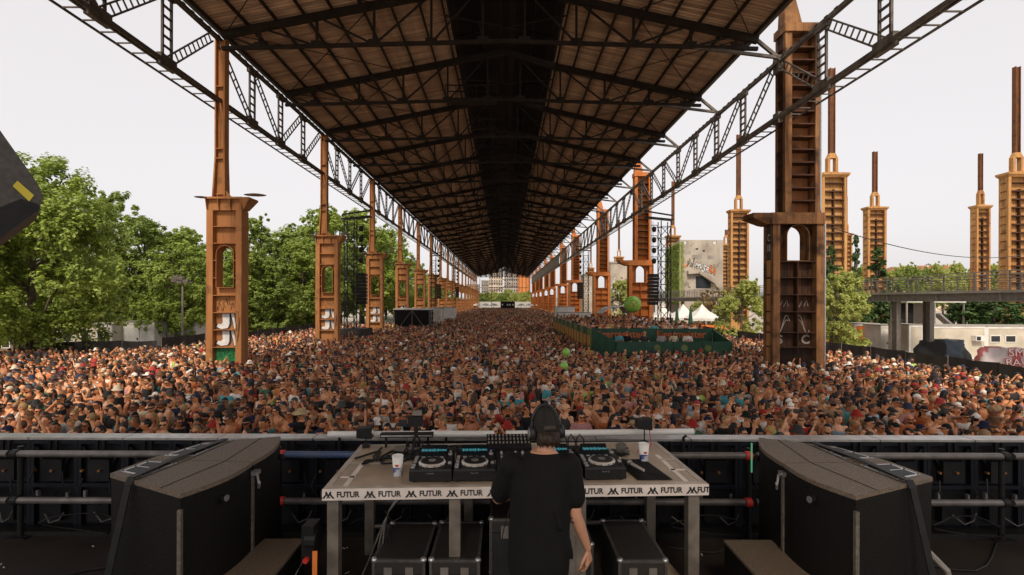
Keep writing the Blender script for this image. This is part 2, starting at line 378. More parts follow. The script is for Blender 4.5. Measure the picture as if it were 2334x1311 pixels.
# lattice girders along both sides -------------------------------------------------
def girder_bay(xg, ya, yb, zb, zt_, sgn, mat, shutters=False):
    n = max(2, round((yb-ya)/5)); dy = (yb-ya)/n; far = ya > 150
    root_m = MB()
    for xo in (-.13, .13): root_m.beam((xg+xo, ya, zb), (xg+xo, yb, zb), .12, .26)
    for xo in (-.1, .1): root_m.beam((xg+xo, ya, zt_), (xg+xo, yb, zt_), .1, .24)
    for k in range(int((yb-ya)/.9)): root_m.box(xg-.18, xg+.18, ya+k*.9, ya+k*.9+.3, zt_+.12, zt_+.15); 
    gb = obj('lattice_girder', root_m, mat, hall)
    wg = MB(); xo = xg + sgn*1.15
    wg.beam((xo, ya, zb-.05), (xo, yb, zb-.05), .09, .11)
    for k in range(int((yb-ya)/1.1)): wg.beam((xg, ya+k*1.1+.4, zb-.05), (xo, ya+k*1.1+.4, zb-.05), .06, .07)
    obj('wind_rail', wg, mat, gb)
    w_ = .78
    pm = MB().ladder((0, 0, zb+.1), (0, 0, zt_-.1), (0,1,0), w_, .13, .1, .62, (1,0,0))
    pm.box(-.16, .16, -.7, .7, zb-.28, zb+.42); pm.box(-.14, .14, -.6, .6, zt_-.4, zt_+.1)
    pme = pm.mesh('post', mat)
    for k in range(1, n): inst('post', pme, gb, (xg, ya+k*dy-34.6, 0)).location = Vector((xg, ya+k*dy, 0)) - wloc(gb)
    for k in range(n):
        a = ya+k*dy; b = a+dy
        if k < n/2: p, q = (xg, a+.5, zt_-.3), (xg, b-.25, zb+.3)
        else: p, q = (xg, a+.25, zb+.3), (xg, b-.5, zt_-.3)
        d = (Vector(q)-Vector(p)).normalized(); sd = Vector((1,0,0)).cross(d)
        obj('diagonal', MB().ladder(p, q, sd, .55, .09, .06, .62, (1,0,0)), mat, gb)
    if shutters:
        for k in range(n): obj('shutter', MB().box(xg-.06, xg+.06, ya+k*dy+.12, ya+(k+1)*dy-.12, zb+.2, zt_-.2), m_concd, gb)
LY = [34.6 + 20*k for k in range(17)]
RY = [34.6]
for k in range(9): RY.append(RY[-1] + (40 if k % 2 == 0 else 30))
for a, b in zip([14.6]+LY, LY): girder_bay(-20.75, a, b, 19.0, 23.45, -1, m_iron)
for a, b in zip([4.6]+RY, RY): girder_bay(19.8, a+.55, b+.55, 17.85, 21.9, 1, m_iron_r, a > 170)

# ------------------------------------------------------------------ columns
def arch_web(m, x0, x1, z0, z1, ax, aw, az0, az1, y):
    r = aw/2; zc = az1 - r; n = 10
    m.add([(x0,y,z0),(ax-r,y,z0),(ax-r,y,z1),(x0,y,z1)], [(0,1,2,3)])
    m.add([(ax+r,y,z0),(x1,y,z0),(x1,y,z1),(ax+r,y,z1)], [(0,1,2,3)])
    m.add([(ax-r,y,z0),(ax+r,y,z0),(ax+r,y,az0),(ax-r,y,az0)], [(0,1,2,3)])
    for i in range(n):
        a, b = math.pi*(1-i/n), math.pi*(1-(i+1)/n)
        pa = (ax+r*math.cos(a), zc+r*math.sin(a)); pb = (ax+r*math.cos(b), zc+r*math.sin(b))
        m.add([(pa[0],y,pa[1]),(pb[0],y,pb[1]),(pb[0],y,z1),(pa[0],y,z1)], [(0,1,2,3)])
def arch_lining(ax, aw, az0, az1, y0, y1, t=.035):
    m = MB(); r = aw/2; zc = az1-r; n = 12
    pts = [(ax-r, az0), (ax-r, zc)] + [(ax+r*math.cos(math.pi*(1-i/n)), zc+r*math.sin(math.pi*(1-i/n))) for i in range(1, n)] + [(ax+r, zc), (ax+r, az0)]
    for (xa, za), (xb, zb) in zip(pts, pts[1:]):
        oa, ob = [(x+(x-ax)*t/r, z+max(0, z-zc)*t/r) for x, z in ((xa,za),(xb,zb))]
        m.hexa([(xa,y0,za),(xb,y0,zb),(ob[0],y0,ob[1]),(oa[0],y0,oa[1])], [(xa,y1,za),(xb,y1,zb),(ob[0],y1,ob[1]),(oa[0],y1,oa[1])])
    m.box(ax-r, ax+r, y0, y1, az0-t, az0)
    return m
def left_column():
    root = empty('ochre_column', (0,0,0), 'x', 'column', 'ochre steel columns carrying the canopy edge beside the trees')
    x0, x1 = -1.3, 1.23                              # local x, column origin at X = -20.1
    fl = MB().box(x0, x0+.46, 0, .95, -FT, 11); fl.box(x1-.42, x1, 0, .95, -FT, 11)
    lb = obj('lower_shaft', fl, m_left, root)
    wb = MB(); arch_web(wb, x0+.46, x1-.42, -FT, 11, 0, 1.22, 5.46, 8.45, .42); obj('web_plate', wb, m_left, lb)
    obj('arch_lining', arch_lining(0, 1.22, 5.46, 8.45, .05, .9), m_left, lb)
    for z in (9.82, 8.62, 4.88, 3.63, 2.39, 1.14): obj('rib', MB().box(x0+.46, x1-.42, .05, .42, z-.025, z+.025), m_left, lb)
    for z in (7.39, 6.13):
        obj('rib', MB().box(x0+.46, -.65, .05, .42, z-.025, z+.025).box(.65, x1-.42, .05, .42, z-.025, z+.025), m_left, lb)
    for z in (9.82, 8.6, 7.39, 6.13, 4.88, 3.63, 2.39, 1.14): obj('side_rib', MB().box(x1, x1+.05, .02, .93, z-.02, z+.02), m_left, lb)
    cp = MB().box(x0-.05, x1+.1, -.18, 1.13, 11.78, 11.92)
    cp.box(x0, x1, .1, .85, 11, 11.78)
    cp.hexa([(x1,.1,11.05),(x1+.1,.1,11.05),(x1+.1,.85,11.05),(x1,.85,11.05)], [(x1,-.18,11.78),(x1+.62,-.18,11.78),(x1+.62,1.13,11.78),(x1,1.13,11.78)])
    cp.box(x1+.1, x1+.62, -.18, 1.13, 11.78, 11.9)
    for x in (x0+.02, -.42, .42, x1-.03): cp.hexa([(x-.02,-.0,11),(x+.02,-.0,11),(x+.02,.1,11),(x-.02,.1,11)], [(x-.02,-.17,11.78),(x+.02,-.17,11.78),(x+.02,.1,11.78),(x-.02,.1,11.78)])
    cap = obj('capital', cp, m_left, root)
    ux0, ux1 = -.88, -.14
    up = MB()
    for a, b in ((ux0, ux0+.1), (ux1-.1, ux1)):
        up.box(a, b, .25, .8, 15.0, 23.4)
        dx = -.16 if a == ux0 else .05
        up.hexa([(a+dx,.2,11.92),(b+dx,.2,11.92),(b+dx,.86,11.92),(a+dx,.86,11.92)], [(a,.25,15),(b,.25,15),(b,.8,15),(a,.8,15)])
    up.box(ux0+.02, ux1-.02, .5, .54, 11.92, 23.4)
    us = obj('upper_shaft', up, m_left, root)
    for z in (12.2, 14.8, 15.5, 20.0): obj('rib', MB().box(ux0+.1, ux1-.1, .28, .5, z-.03, z+.03), m_left, us)
    obj('gusset', MB().hexa([(ux1,.3,11.92),(ux1+.55,.3,11.92),(ux1+.55,.36,11.92),(ux1,.36,11.92)], [(ux1,.3,12.5),(ux1+.03,.3,12.5),(ux1+.03,.36,12.5),(ux1,.36,12.5)]), m_left, us)
    return root
nogroup = []
lc = left_column()
lcols = []
for i, y in enumerate(LY):
    c = lc if i == 0 else copy_tree(lc)
    c.location = (-20.1, y, 0); lcols.append(c)
    c['label'] = ['ochre steel column with arched opening, white graffiti and a green painted foot',
                  'ochre steel column with graffiti beside the speaker tower on its black plinth',
                  'ochre steel column with two rows of white graffiti just past the speaker tower'][i] if i < 3 else 'ochre steel column with arched opening in the receding row along the trees'
    if i < 3: nogroup.append(c)
def right_column():
    root = empty('rusty_column', (0,0,0), 'x', 'column', 'rusty ochre columns carrying the canopy edge beside the hoardings')
    x0, x1 = -1.75, 1.9                              # origin at X = 21.0
    d = 1.3
    fl = MB().box(x0, x0+.5, 0, .35, -FT, 10.1).box(x0, x0+.5, d-.35, d, -FT, 10.1)
    fl.box(x1-.52, x1, 0, d, -FT, 10.1)
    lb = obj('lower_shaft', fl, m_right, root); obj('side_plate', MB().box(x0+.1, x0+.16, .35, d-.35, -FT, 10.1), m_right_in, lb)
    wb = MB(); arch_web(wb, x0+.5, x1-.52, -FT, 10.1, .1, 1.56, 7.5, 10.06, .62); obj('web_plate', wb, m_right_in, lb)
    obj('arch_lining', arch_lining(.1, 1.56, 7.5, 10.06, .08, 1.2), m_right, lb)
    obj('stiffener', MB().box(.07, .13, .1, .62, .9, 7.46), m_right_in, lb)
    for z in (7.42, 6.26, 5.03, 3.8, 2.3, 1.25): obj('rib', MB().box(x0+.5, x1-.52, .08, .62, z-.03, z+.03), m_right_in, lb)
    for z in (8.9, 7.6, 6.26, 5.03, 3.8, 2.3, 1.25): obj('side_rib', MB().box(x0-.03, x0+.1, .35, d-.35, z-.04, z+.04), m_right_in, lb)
    for za, zb in ((.1, 1.2), (1.3, 2.25), (2.35, 3.75), (3.85, 4.98), (5.08, 6.2), (6.32, 7.55)): obj('side_panel', MB().box(x0+.04, x0+.1, .36, d-.36, za, zb), m_pyl, lb)
    obj('side_panel', MB().box(x0+.04, x0+.1, .36, d-.36, 7.66, 10.1), M('dark_green_plate', (.03,.04,.03), .6), lb) if False else obj('side_panel', MB().box(x0+.04, x0+.1, .36, d-.36, 7.66, 10.1), m_grnplate, lb)
    lg = MB().box(x0-.2, x1, -.15, d+.15, 10.1, 10.9)
    lg.hexa([(x0-.45,.05,10.1),(x0-.2,.05,10.1),(x0-.2,d-.05,10.1),(x0-.45,d-.05,10.1)], [(x0-1.5,-.15,10.55),(x0-.2,-.15,10.55),(x0-.2,d+.15,10.55),(x0-1.5,d+.15,10.55)])
    lg.box(x0-1.5, x0-.2, -.15, d+.15, 10.55, 10.88)
    obj('ledge', lg, m_right, root)
    ux0, ux1 = -.9, 1.55
    up = MB().box(ux0, ux0+.48, 0, .3, 10.9, 23.9).box(ux0, ux0+.48, d-.3, d, 10.9, 23.9)
    up.box(ux1-.28, ux1, 0, d, 10.9, 23.9)
    us = obj('upper_shaft', up, m_right, root); obj('side_plate', MB().box(ux0+.04, ux0+.1, .3, d-.3, 10.9, 23.9), m_right_in, us)
    obj('web_plate', MB().box(ux0+.48, ux1-.28, .85, .9, 10.9, 23.9), m_rweb, us)
    z = 11.8
    while z < 23.6:
        obj('rib', MB().box(ux0+.48, ux1-.28, .04, .85, z-.045, z+.045), m_prib, us)
        obj('side_rib', MB().box(ux0-.03, ux0+.1, .3, d-.3, z-.03, z+.03), m_right_in, us); z += .92
    obj('drainpipe', MB().tube([(x1+.12, .1, -FT), (x1+.12, .1, 10.2), (ux1+.12, .05, 11.1), (ux1+.12, .05, 23)], .07, 8), m_alu, root)
    cp = MB().box(ux0-.08, ux1+.08, -.12, d+.12, 23.9, 24.5)
    obj('capital', cp, m_right, root)
    obj('stub', MB().hexa([(-.85,.2,24.5),(.45,.2,24.5),(.45,1.1,24.5),(-.85,1.1,24.5)], [(-.8,.3,27),(-.15,.3,27),(-.15,1.0,27),(-.8,1.0,27)]), m_right, root)
    gs = MB().box(ux0-.35, ux0-.02, .3, 1.0, 21.2, 22.4).box(ux0-.35, ux0-.02, .3, 1.0, 17.5, 18.3)
    obj('gusset', gs, m_iron_r, root)
    return root
m_grnplate = M('dark_green_plate', (.02,.03,.024), .6)
rc = right_column(); rcols = []
for i, y in enumerate(RY):
    c = rc if i == 0 else copy_tree(rc)
    c.location = (21.0, y, 0); rcols.append(c)
    c['label'] = ['huge rusty sooty column stencilled C 10 with arched opening and drainpipe', 'rusty column behind the big green balloon on the terrace', 'rusty column behind the white canopies beyond the terrace'][i] if i < 3 else 'rusty ribbed column in the receding row carrying grey shutters'
    if i < 3: nogroup.append(c)
def text_mesh(body, size, mat, ext=.004, off=0, shear=0):
    cu = bpy.data.curves.new('t', 'FONT'); cu.body = body; cu.size = size; cu.extrude = ext; cu.offset = off; cu.align_x = 'CENTER'; cu.align_y = 'CENTER'; cu.shear = shear; cu.resolution_u = 4
    o = bpy.data.objects.new('t', cu); COL.objects.link(o); dg_ = bpy.context.evaluated_depsgraph_get()
    me = bpy.data.meshes.new_from_object(o.evaluated_get(dg_)); bpy.data.objects.remove(o); bpy.data.curves.remove(cu)
    me.materials.clear(); me.materials.append(mat); return me
def put_text(name, body, size, mat, parent, loc, rot=(R(90),0,0), ext=.004, off=0, sc=(1,1,1), shear=0):
    o = bpy.data.objects.new(name, text_mesh(body, size, mat, ext, off, shear)); COL.objects.link(o); o.parent = parent
    o.location = Vector(loc) - (wloc(parent) if parent else Vector((0,0,0))); o.rotation_euler = rot; o.scale = sc; return o
# stencil on the near right column
for s, z in (('C', 9.15), ('10', 8.4)): put_text('stencil', s, .75, m_txtwht, rcols[0], (21-1.75+.03, 34.6+.65, z), (R(90), 0, R(-90)), sc=(.62,1,1))
# graffiti
def wobble(pts, a): return [(x+random.uniform(-a, a), y, z+random.uniform(-a, a)) for x, y, z in pts]
def scribble(parent, x0, x1, z0, z1, y, n, mat, r=.02):
    m = MB(); x = x0
    for k in range(n):
        x = x0 + (x1-x0)*(k+.5)/n; zc = random.uniform(z0+.2*(z1-z0), z1-.2*(z1-z0)); w_ = (x1-x0)/n*random.uniform(.5, .9); h = (z1-z0)*random.uniform(.2, .42)
        ph = random.uniform(0, 6); pts = [(x+w_*math.sin(t*1.1+ph)*.6, y, zc+h*math.cos(t*.8+ph*2)) for t in [i*.35 for i in range(14)]]
        m.tube(pts, r, 4)
    return obj('graffiti_tag', m, mat, parent)
def jv(parent, X, Y, zt_, zb, w_):
    h = zt_-zb
    def poly(pts, nm, grow, y):
        cx = sum(p[0] for p in pts)/len(pts); cz = sum(p[1] for p in pts)/len(pts)
        q = [(X + (p[0]+(p[0]-cx)*grow)*w_, zb + (p[1]+(p[1]-cz)*grow*.35)*h) for p in pts]
        return MB().prism(q, y-.012, y)
    letters = [[(-.22,.98),(.12,.98),(.12,.3),(.04,.06),(-.28,.0),(-.5,.14),(-.42,.34),(-.3,.3),(-.2,.42)], [(.2,1),(.34,1),(.4,.4),(.46,1),(.52,1),(.52,.05),(.36,.02)]]
    for L in letters:
        obj('graffiti_letter', poly(L, 0, .3, Y), m_txtblk, parent); obj('graffiti_letter', poly(L, 0, 0, Y-.014), m_txtwht, parent)
for i in range(4):
    c = lcols[i]; y = LY[i]+.405
    jv(c, -20.12, y, 3.58, 2.5 if i else 2.44, 1.5); jv(c, -20.12, y, 2.32, 1.22, 1.5)
    scribble(c, -20.85, -19.4, 3.75, 4.7, y-.01, 7, m_txtblk if i == 0 else m_rustscr if i > 1 else m_rustscr, .014) if i else scribble(c, -20.85, -19.4, 3.75, 4.75, y-.01, 9, m_txtblk, .014)
    scribble(c, -19.28, -18.95, 1.2, 4.4, LY[i]-.01, 3, m_txtblk, .012)
m_grn = M('green_spray', (.01,.22,.05), .6, (.008,.1,.03), 3)
obj('green_paint', MB().box(-20.93, -19.31, 35.0, 35.01, .02, 1.1), m_grn, lcols[0])
sp = MB()
for cx, cz in ((-20.5, .62), (-19.85, .5), (-20.2, .85)): sp.tube([(cx+.035*t*math.cos(t), 34.985, cz+.035*t*math.sin(t)) for t in [k*.45 for k in range(18)]], .014, 4)
obj('graffiti_tag', sp, M('dark_green_spray', (.004,.05,.014), .6), lcols[0])
lamp_disc = MB().lathe([(.05, 0), (.75, .06), (.8, .1), (.4, .22), (.05, .25)], (0,0,0), 12)
ldm = lamp_disc.mesh('flood_lamp', m_concd)
for c in lcols[:3]:
    inst('flood_lamp', ldm, c, (2.25, -.1, 12.0), sc=(1,.6,.6)); inst('flood_lamp', ldm, c, (-1.6, -.1, 11.85), sc=(.6,.5,.4))
# R1 graffiti
def bird(parent, pts, r, mat): return obj('graffiti_line', MB().tube(pts, r, 5), mat, parent)
gy = 34.6+.6
m_gw = M('pale_spray', (.45,.38,.33), .7)
for k, xx in enumerate((20.3, 21.75)):
    s = -1 if k == 0 else 1
    bird(rcols[0], [(xx+s*(-.5+.07*t), gy, 3.1+.55*math.sin(t*.42)-.03*t) for t in range(15)], .03, m_gw)
    bird(rcols[0], [(xx+s*(-.4+.06*t), gy, 2.7+.5*math.sin(t*.3+1)) for t in range(15)], .025, m_gw)
    bird(rcols[0], [(xx-.3, gy, 4.1), (xx-.05, gy, 4.6), (xx+.05, gy, 4.15), (xx+.3, gy, 4.65), (xx+.38, gy, 4.2)], .025, m_gw)
put_text('graffiti_letter', 'S', .85, m_gw, rcols[0], (20.1, gy, 1.75), off=.02); put_text('graffiti_letter', 'C', .9, m_gw, rcols[0], (21.95, gy, 1.75), off=.02)
put_text('graffiti_letter', 'PNG', .42, m_txtblk, rcols[0], (19.28, 35.25, 2.9), (R(90),0,R(-90)), sc=(.6,1,1))
mesh_ = MB()
for k in range(22): mesh_.box(19.76+k*.078, 19.77+k*.078, 34.7, 34.72, .02, 1.2)
for k in range(16): mesh_.box(19.76, 22.4, 34.7, 34.72, .04+k*.075, .05+k*.075)
obj('wire_mesh', mesh_, m_blk, rcols[0])

# ------------------------------------------------------------------ freestanding pylons
def pylon():
    root = empty('steel_pylon', (0,0,0), 'x', 'pylon', 'freestanding ochre steel pylons with slender spires')
    h, hw, d = 24.0, 1.95, 1.5
    fl = MB()
    for x in (-hw, hw-.42): fl.box(x, x+.42, 0, .3, -FT, h)
    fl.box(-hw, -hw+.35, d-.3, d, -FT, h); fl.box(hw-.35, hw, d-.3, d, -FT, h); fl.box(-hw+.04, -hw+.1, .3, d-.3, -FT, h); fl.box(hw-.1, hw-.04, .3, d-.3, -FT, h)
    sh = obj('shaft', fl, m_pyl, root)
    obj('web_plate', MB().box(-hw+.42, hw-.42, .6, .66, -FT, h), m_pyl, sh)
    obj('stiffener', MB().box(-.09, .09, .12, .6, 0, h-2), m_prib, sh)
    z = 1.2
    while z < h-.5:
        obj('rib', MB().box(-hw+.42, hw-.42, .02, .6, z-.09, z+.09), m_prib, sh); obj('side_rib', MB().box(-hw-.03, -hw+.05, .3, d-.3, z-.05, z+.05), m_pyl_rib, sh); z += 1.28
    cp = MB().box(-hw-.28, hw+.28, -.3, d+.3, h+.18, h+.5); cp.hexa([(-hw,0,h-.2),(hw,0,h-.2),(hw,d,h-.2),(-hw,d,h-.2)], [(-hw-.25,-.27,h+.18),(hw+.25,-.27,h+.18),(hw+.25,d+.27,h+.18),(-hw-.25,d+.27,h+.18)])
    obj('capital', cp, m_pyl, root)
    fk = MB().box(-.85, .85, .3, 1.2, h+.5, h+.75)
    for x in (-.8, .42): fk.box(x, x+.38, .4, 1.1, h+.75, h+2.9)
    fk.hexa([(-.8,.4,h+2.9),(.8,.4,h+2.9),(.8,1.1,h+2.9),(-.8,1.1,h+2.9)], [(-.42,.45,h+3.7),(.42,.45,h+3.7),(.42,1.05,h+3.7),(-.42,1.05,h+3.7)])
    obj('fork', fk, m_pyl, root)
    sp_ = MB().box(-.4, -.3, .45, 1.05, h+3.7, h+17).box(.3, .4, .45, 1.05, h+3.7, h+17).box(-.3, .3, .7, .78, h+3.7, h+17)
    obj('spire', sp_, m_pyl_rib, root)
    return root
py = pylon(); pyls = []
SPIRE = [o for o in py.children if o.name.startswith('spire')][0]
plist = [(51, 74.6, 0, 'broad ochre pylon with tall spire just behind the drainpipe of the rusty column'), (51, 104.6, 0, 'ochre pylon rising behind the bright green trees beside the concrete ruin'),
         (51, 145.6, 0, 'ochre pylon with spire behind the ivy-covered concrete ruin'), (51, 214.6, 0, None), (51, 284.6, 0, None),
         (79.2, 74, 2, 'ochre pylon with stencilled plate above the end of the footbridge railing'), (78, 101, -5, 'ochre pylon with short spire behind the conifer at the footbridge'),
         (98.3, 99, -6, 'slim ochre pylon standing apart behind the footbridge railing'), (99.5, 140, -6, 'ivy-clad far ochre pylon between two broader ones'), (77, 167, -12, 'distant slim ochre pylon beside the concrete ruin')]
for i, (x, y, dz, lab) in enumerate(plist):
    c = py if i == 0 else copy_tree(py)
    pyls.append(c); c.location = (x, y, 0); c['label'] = lab or 'distant ochre pylon with thin spire beyond the canopy columns'
    if lab: nogroup.append(c)
    if i in (7, 8): c.scale = (.72, 1, 1)
    if dz < 0:
        s = [o for o in c.children if o.name.startswith('spire')][0]
        k = (14+dz)/14.0; s.scale = (1, 1, k); s.location = (0, 0, 27.7*(1-k))
sp2 = MB().box(-.4,.4,0,.6,0,24).box(-.9,.9,-.3,.9,0,20.2)
sp2.box(-.9,.9,-.3,.9,-FT,0)
o_ = obj('steel_pylon', sp2, m_pyl_rib); o_.location = (P(1568, 545, 190).x, 190, 0)
tag(o_, 'lone rusty mast showing above the concrete ruin', 'pylon')
for c in nogroup:
    if 'group' in c: del c['group']
for c in [hall, o_] + lcols + rcols + pyls:
    x, y, z = c.location; c.location = (x*K, y*K, DZ); c.scale = (c.scale.x*K, c.scale.y*K, c.scale.z*K)
for c in rcols[1:]:                                  # the far row is cleaner and more orange
    for ch in list(c.children) + [g for q in c.children for g in q.children]:
        if ch.type == 'MESH' and ch.data.materials and ch.data.materials[0] in (m_right_in, m_right, m_rweb, m_grnplate, m_pyl):
            ch.material_slots[0].link = 'OBJECT'; ch.material_slots[0].material = m_orow
# ------------------------------------------------------------------ people
TMP = []
def remesh_all(jobs):                                # [(mb, voxel, target faces, smooth iterations)] -> meshes
    obs = []
    for mb, vox, target, it in jobs:
        me = mb.mesh('tmp', m_skin); o = bpy.data.objects.new('tmp', me); COL.objects.link(o)
        m = o.modifiers.new('r', 'REMESH'); m.mode = 'VOXEL'; m.voxel_size = vox; m.use_smooth_shade = True
        if it: s = o.modifiers.new('s', 'SMOOTH'); s.factor = .5; s.iterations = it
        obs.append(o)
    dg_ = bpy.context.evaluated_depsgraph_get(); outm = []
    for o, j in zip(obs, jobs):
        n = len(o.evaluated_get(dg_).data.polygons)
        if j[2] and n > j[2]: d = o.modifiers.new('d', 'DECIMATE'); d.ratio = j[2]/(2*n)
    dg_ = bpy.context.evaluated_depsgraph_get()
    for o in obs:
        me = bpy.data.meshes.new_from_object(o.evaluated_get(dg_)); me.materials.clear()
        me.polygons.foreach_set('use_smooth', [True]*len(me.polygons)); outm.append(me)
    for o in obs:
        d = o.data; bpy.data.objects.remove(o); bpy.data.meshes.remove(d)
    return outm
def hand(m, wr, d, nrm, side, curl=.5, s=1.0, r=.0085):
    wr = Vector(wr); d = Vector(d).normalized(); nrm = Vector(nrm); nrm = (nrm - d*nrm.dot(d)).normalized(); wd = d.cross(nrm)*side
    for k in range(4): m.capsule(wr + d*.005, wr + d*.088*s + wd*(k-1.5)*.019*s, .017*s, .0135*s, 8)
    for k, L in enumerate((.072, .08, .076, .058)):
        b = wr + d*.09*s + wd*(1.5-k)*.0205*s; dd = (d + wd*(1.5-k)*.06).normalized()
        for seg in range(3):
            a = curl*(seg+.6)*.75; q = dd*math.cos(a) + nrm*math.sin(a); e = b + q*L*s/2.6; m.capsule(b, e, r*s*(1.05-.08*seg), r*s*(.97-.08*seg), 7); b = e
    b = wr + d*.03*s + wd*.03*s; q = (d*.6 + wd*.75 + nrm*.25).normalized(); e = b + q*.045*s
    m.capsule(b, e, .0125*s, .0105*s, 7); m.capsule(e, e + (d*.85 + wd*.25 + nrm*.35*curl).normalized()*.034*s, .0102*s, .0085*s, 7)
HP = Vector((0, .01, 1.53))                          # neck pivot; faces -y
def head_prims(m, rot, face=True):
    def T(p): return HP + rot @ Vector(p)
    m.ell(T((0, .0, .125)), (.077, .096, .108), 14, 10, rot); m.ell(T((0, -.022, .075)), (.062, .072, .078), 12, 8, rot)
    m.ell(T((0, -.05, .035)), (.034, .035, .03), 10, 6, rot)
    m.capsule(T((0, -.096, .118)), T((0, -.113, .09)), .011, .0155, 8)
    for s in (-1, 1): m.ell(T((s*.08, .008, .10)), (.012, .02, .031), 8, 6, rot); m.ell(T((s*.032, -.088, .122)), (.02, .012, .012), 8, 6, rot)
    m.ell(T((0, -.09, .058)), (.026, .014, .012), 8, 6, rot)
    m.capsule((0, .02, 1.44), T((0, .008, .06)), .058, .052, 12)
def torso_secs(g=0, fem=0):
    return [(.86, .12+g, .09+g, 0, .01), (.93, .165+g+.012*fem, .115+g, 0, .01), (1.0, .163+g+.008*fem, .11+g, 0, .005), (1.1, .142+g-.012*fem, .096+g, 0, 0), (1.2, .15+g-.01*fem, .105+g, 0, 0), (1.31, .168+g-.008*fem, .116+g+.008*fem, 0, 0), (1.4, .172+g-.01*fem, .10+g, 0, .01), (1.45, .14+g*.6, .075+g*.6, 0, .015), (1.485, .075+g*.3, .058+g*.3, 0, .018)]
def arm(m, sh, el, wr, nrm, side, curl):
    m.ell(sh, (.062, .06, .064), 10, 7); m.capsule(sh, el, .052, .04); m.capsule(el, wr, .041, .027)
    hand(m, wr, Vector(wr)-Vector(el), nrm, side, curl, 1.0, .0095)
def legs(m, g=0, zend=None):
    for s in (-1, 1):
        h, k, a = Vector((s*.085, .01, .9)), Vector((s*.105, -.01, .5)), Vector((s*.11, .03, .09))
        if zend is None:
            m.capsule(h, k, .085, .055); m.capsule(k, a, .056, .037); m.capsule((s*.11, .045, .045), (s*.125, -.13, .032), .043, .034)
        else:
            e = h.lerp(k, (.9-zend)/.4) if zend > .5 else k.lerp(a, (.5-zend)/.41)
            if zend < .5: m.capsule(h, k, .085+g, .06+g); m.capsule(k, e, .06+g, .045+g*1.6)
            else: m.capsule(h, e, .085+g, .066+g*1.5)
POSES = [  # left elbow, left wrist, right elbow, right wrist, palms, curl, head yaw, head pitch, words
    ((-.26,.03,1.14), (-.25,-.08,.9), (.26,.03,1.14), (.25,-.08,.9), (0,-1,0), .5, 0, 0, 'arms hanging down'),
    ((-.27,-.02,1.16), (-.07,-.25,1.24), (.27,-.02,1.16), (.07,-.25,1.24), (0,0,1), .6, 12, 6, 'hands together at the chest'),
    ((-.27,.02,1.15), (-.2,-.18,1.0), (.3,-.1,1.6), (.25,-.16,1.85), (0,-1,0), .2, -10, -6, 'one arm raised'),
    ((-.3,-.08,1.62), (-.22,-.14,1.87), (.3,-.08,1.62), (.22,-.14,1.87), (0,-1,0), .2, 4, -8, 'both arms raised'),
    ((-.27,-.04,1.17), (-.1,-.28,1.16), (.27,-.17,1.26), (.16,-.36,1.46), (-1,0,0), 1.1, -18, 4, 'one hand lifted to the face'),
    ((-.34,.05,1.2), (-.2,-.05,1.0), (.34,.05,1.2), (.2,-.05,1.0), (0,1,0), .7, 28, 0, 'hands on the hips'),
    ((-.26,.0,1.15), (-.08,-.2,1.17), (.26,.0,1.15), (-.05,-.22,1.23), (0,1,0), .5, -32, 0, 'arms folded'),
    ((-.36,-.06,1.5), (-.12,-.06,1.75), (.26,.03,1.14), (.22,-.14,.92), (0,-1,0), .6, 20, -4, 'one hand on the head'),
    ((-.26,-.08,1.15), (-.16,-.33,1.2), (.3,-.2,1.42), (.24,-.33,1.66), (0,-1,0), .3, -6, -4, 'one hand half raised'),
    ((-.25,.05,1.15), (-.2,-.12,.93), (.26,-.1,1.17), (.2,-.34,1.12), (0,0,1), .8, 48, 3, 'turned to talk to a neighbour'),
]
jobs = []
for i, (le, lw, re, rw, pn, cu, yw, pt, words) in enumerate(POSES):
    m = MB(); rot = Matrix.Rotation(R(yw), 3, 'Z') @ Matrix.Rotation(R(pt), 3, 'X'); fem = i % 2
    m.loft(torso_secs(0, fem)); head_prims(m, rot); legs(m)
    arm(m, (-.185, .01, 1.415), le, lw, pn, -1, cu); arm(m, (.185, .01, 1.415), re, rw, pn, 1, cu)
    jobs.append((m, .0135, 2400, 3))
for i, (le, lw, re, rw, *_) in enumerate(POSES):     # t-shirts, one for each pose
    m = MB(); m.loft(torso_secs(.017, i % 2)[:-1] + [(1.475, .085, .068, 0, .018)])
    for sh, el in (((-.185, .01, 1.415), le), ((.185, .01, 1.415), re)):
        sh = Vector(sh); e = sh.lerp(Vector(el), .72); m.ell(sh, (.074, .074, .074), 10, 7); m.capsule(sh, e, .07, .066)
    jobs.append((m, .015, 700, 3))
m = MB().loft([(.88,.19,.14,0,.01),(.95,.188,.135,0,.01),(1.1,.165,.118,0,0),(1.2,.168,.124,0,0),(1.3,.183,.132,0,0),(1.36,.178,.122,0,.006),(1.385,.15,.112,0,.01)])
for s in (-1, 1): m.capsule((s*.1,-.08,1.36), (s*.105,.0,1.475), .03, .026); m.capsule((s*.105,.0,1.475), (s*.1,.1,1.36), .026, .03)
jobs.append((m, .015, 600, 2))                       # vest
m = MB().loft([(1.2,.155,.112,0,0),(1.25,.172,.132,0,-.006),(1.32,.18,.136,0,-.008),(1.36,.17,.118,0,0)])
for s in (-1, 1): m.capsule((s*.09,-.1,1.34), (s*.11,.0,1.475), .016, .014); m.capsule((s*.11,.0,1.475), (s*.1,.1,1.34), .014, .016)
jobs.append((m, .012, 500, 2))                       # crop top
m = MB().loft([(.8,.1,.09,0,.01),(.88,.178,.128,0,.01),(.98,.176,.122,0,.008),(1.0,.165,.112,0,.006)]); legs(m, .02, .52); jobs.append((m, .017, 500, 2))
m = MB().loft([(.8,.1,.09,0,.01),(.88,.178,.128,0,.01),(.98,.174,.12,0,.008),(1.0,.165,.112,0,.006)]); legs(m, .016, .12); jobs.append((m, .017, 600, 2))
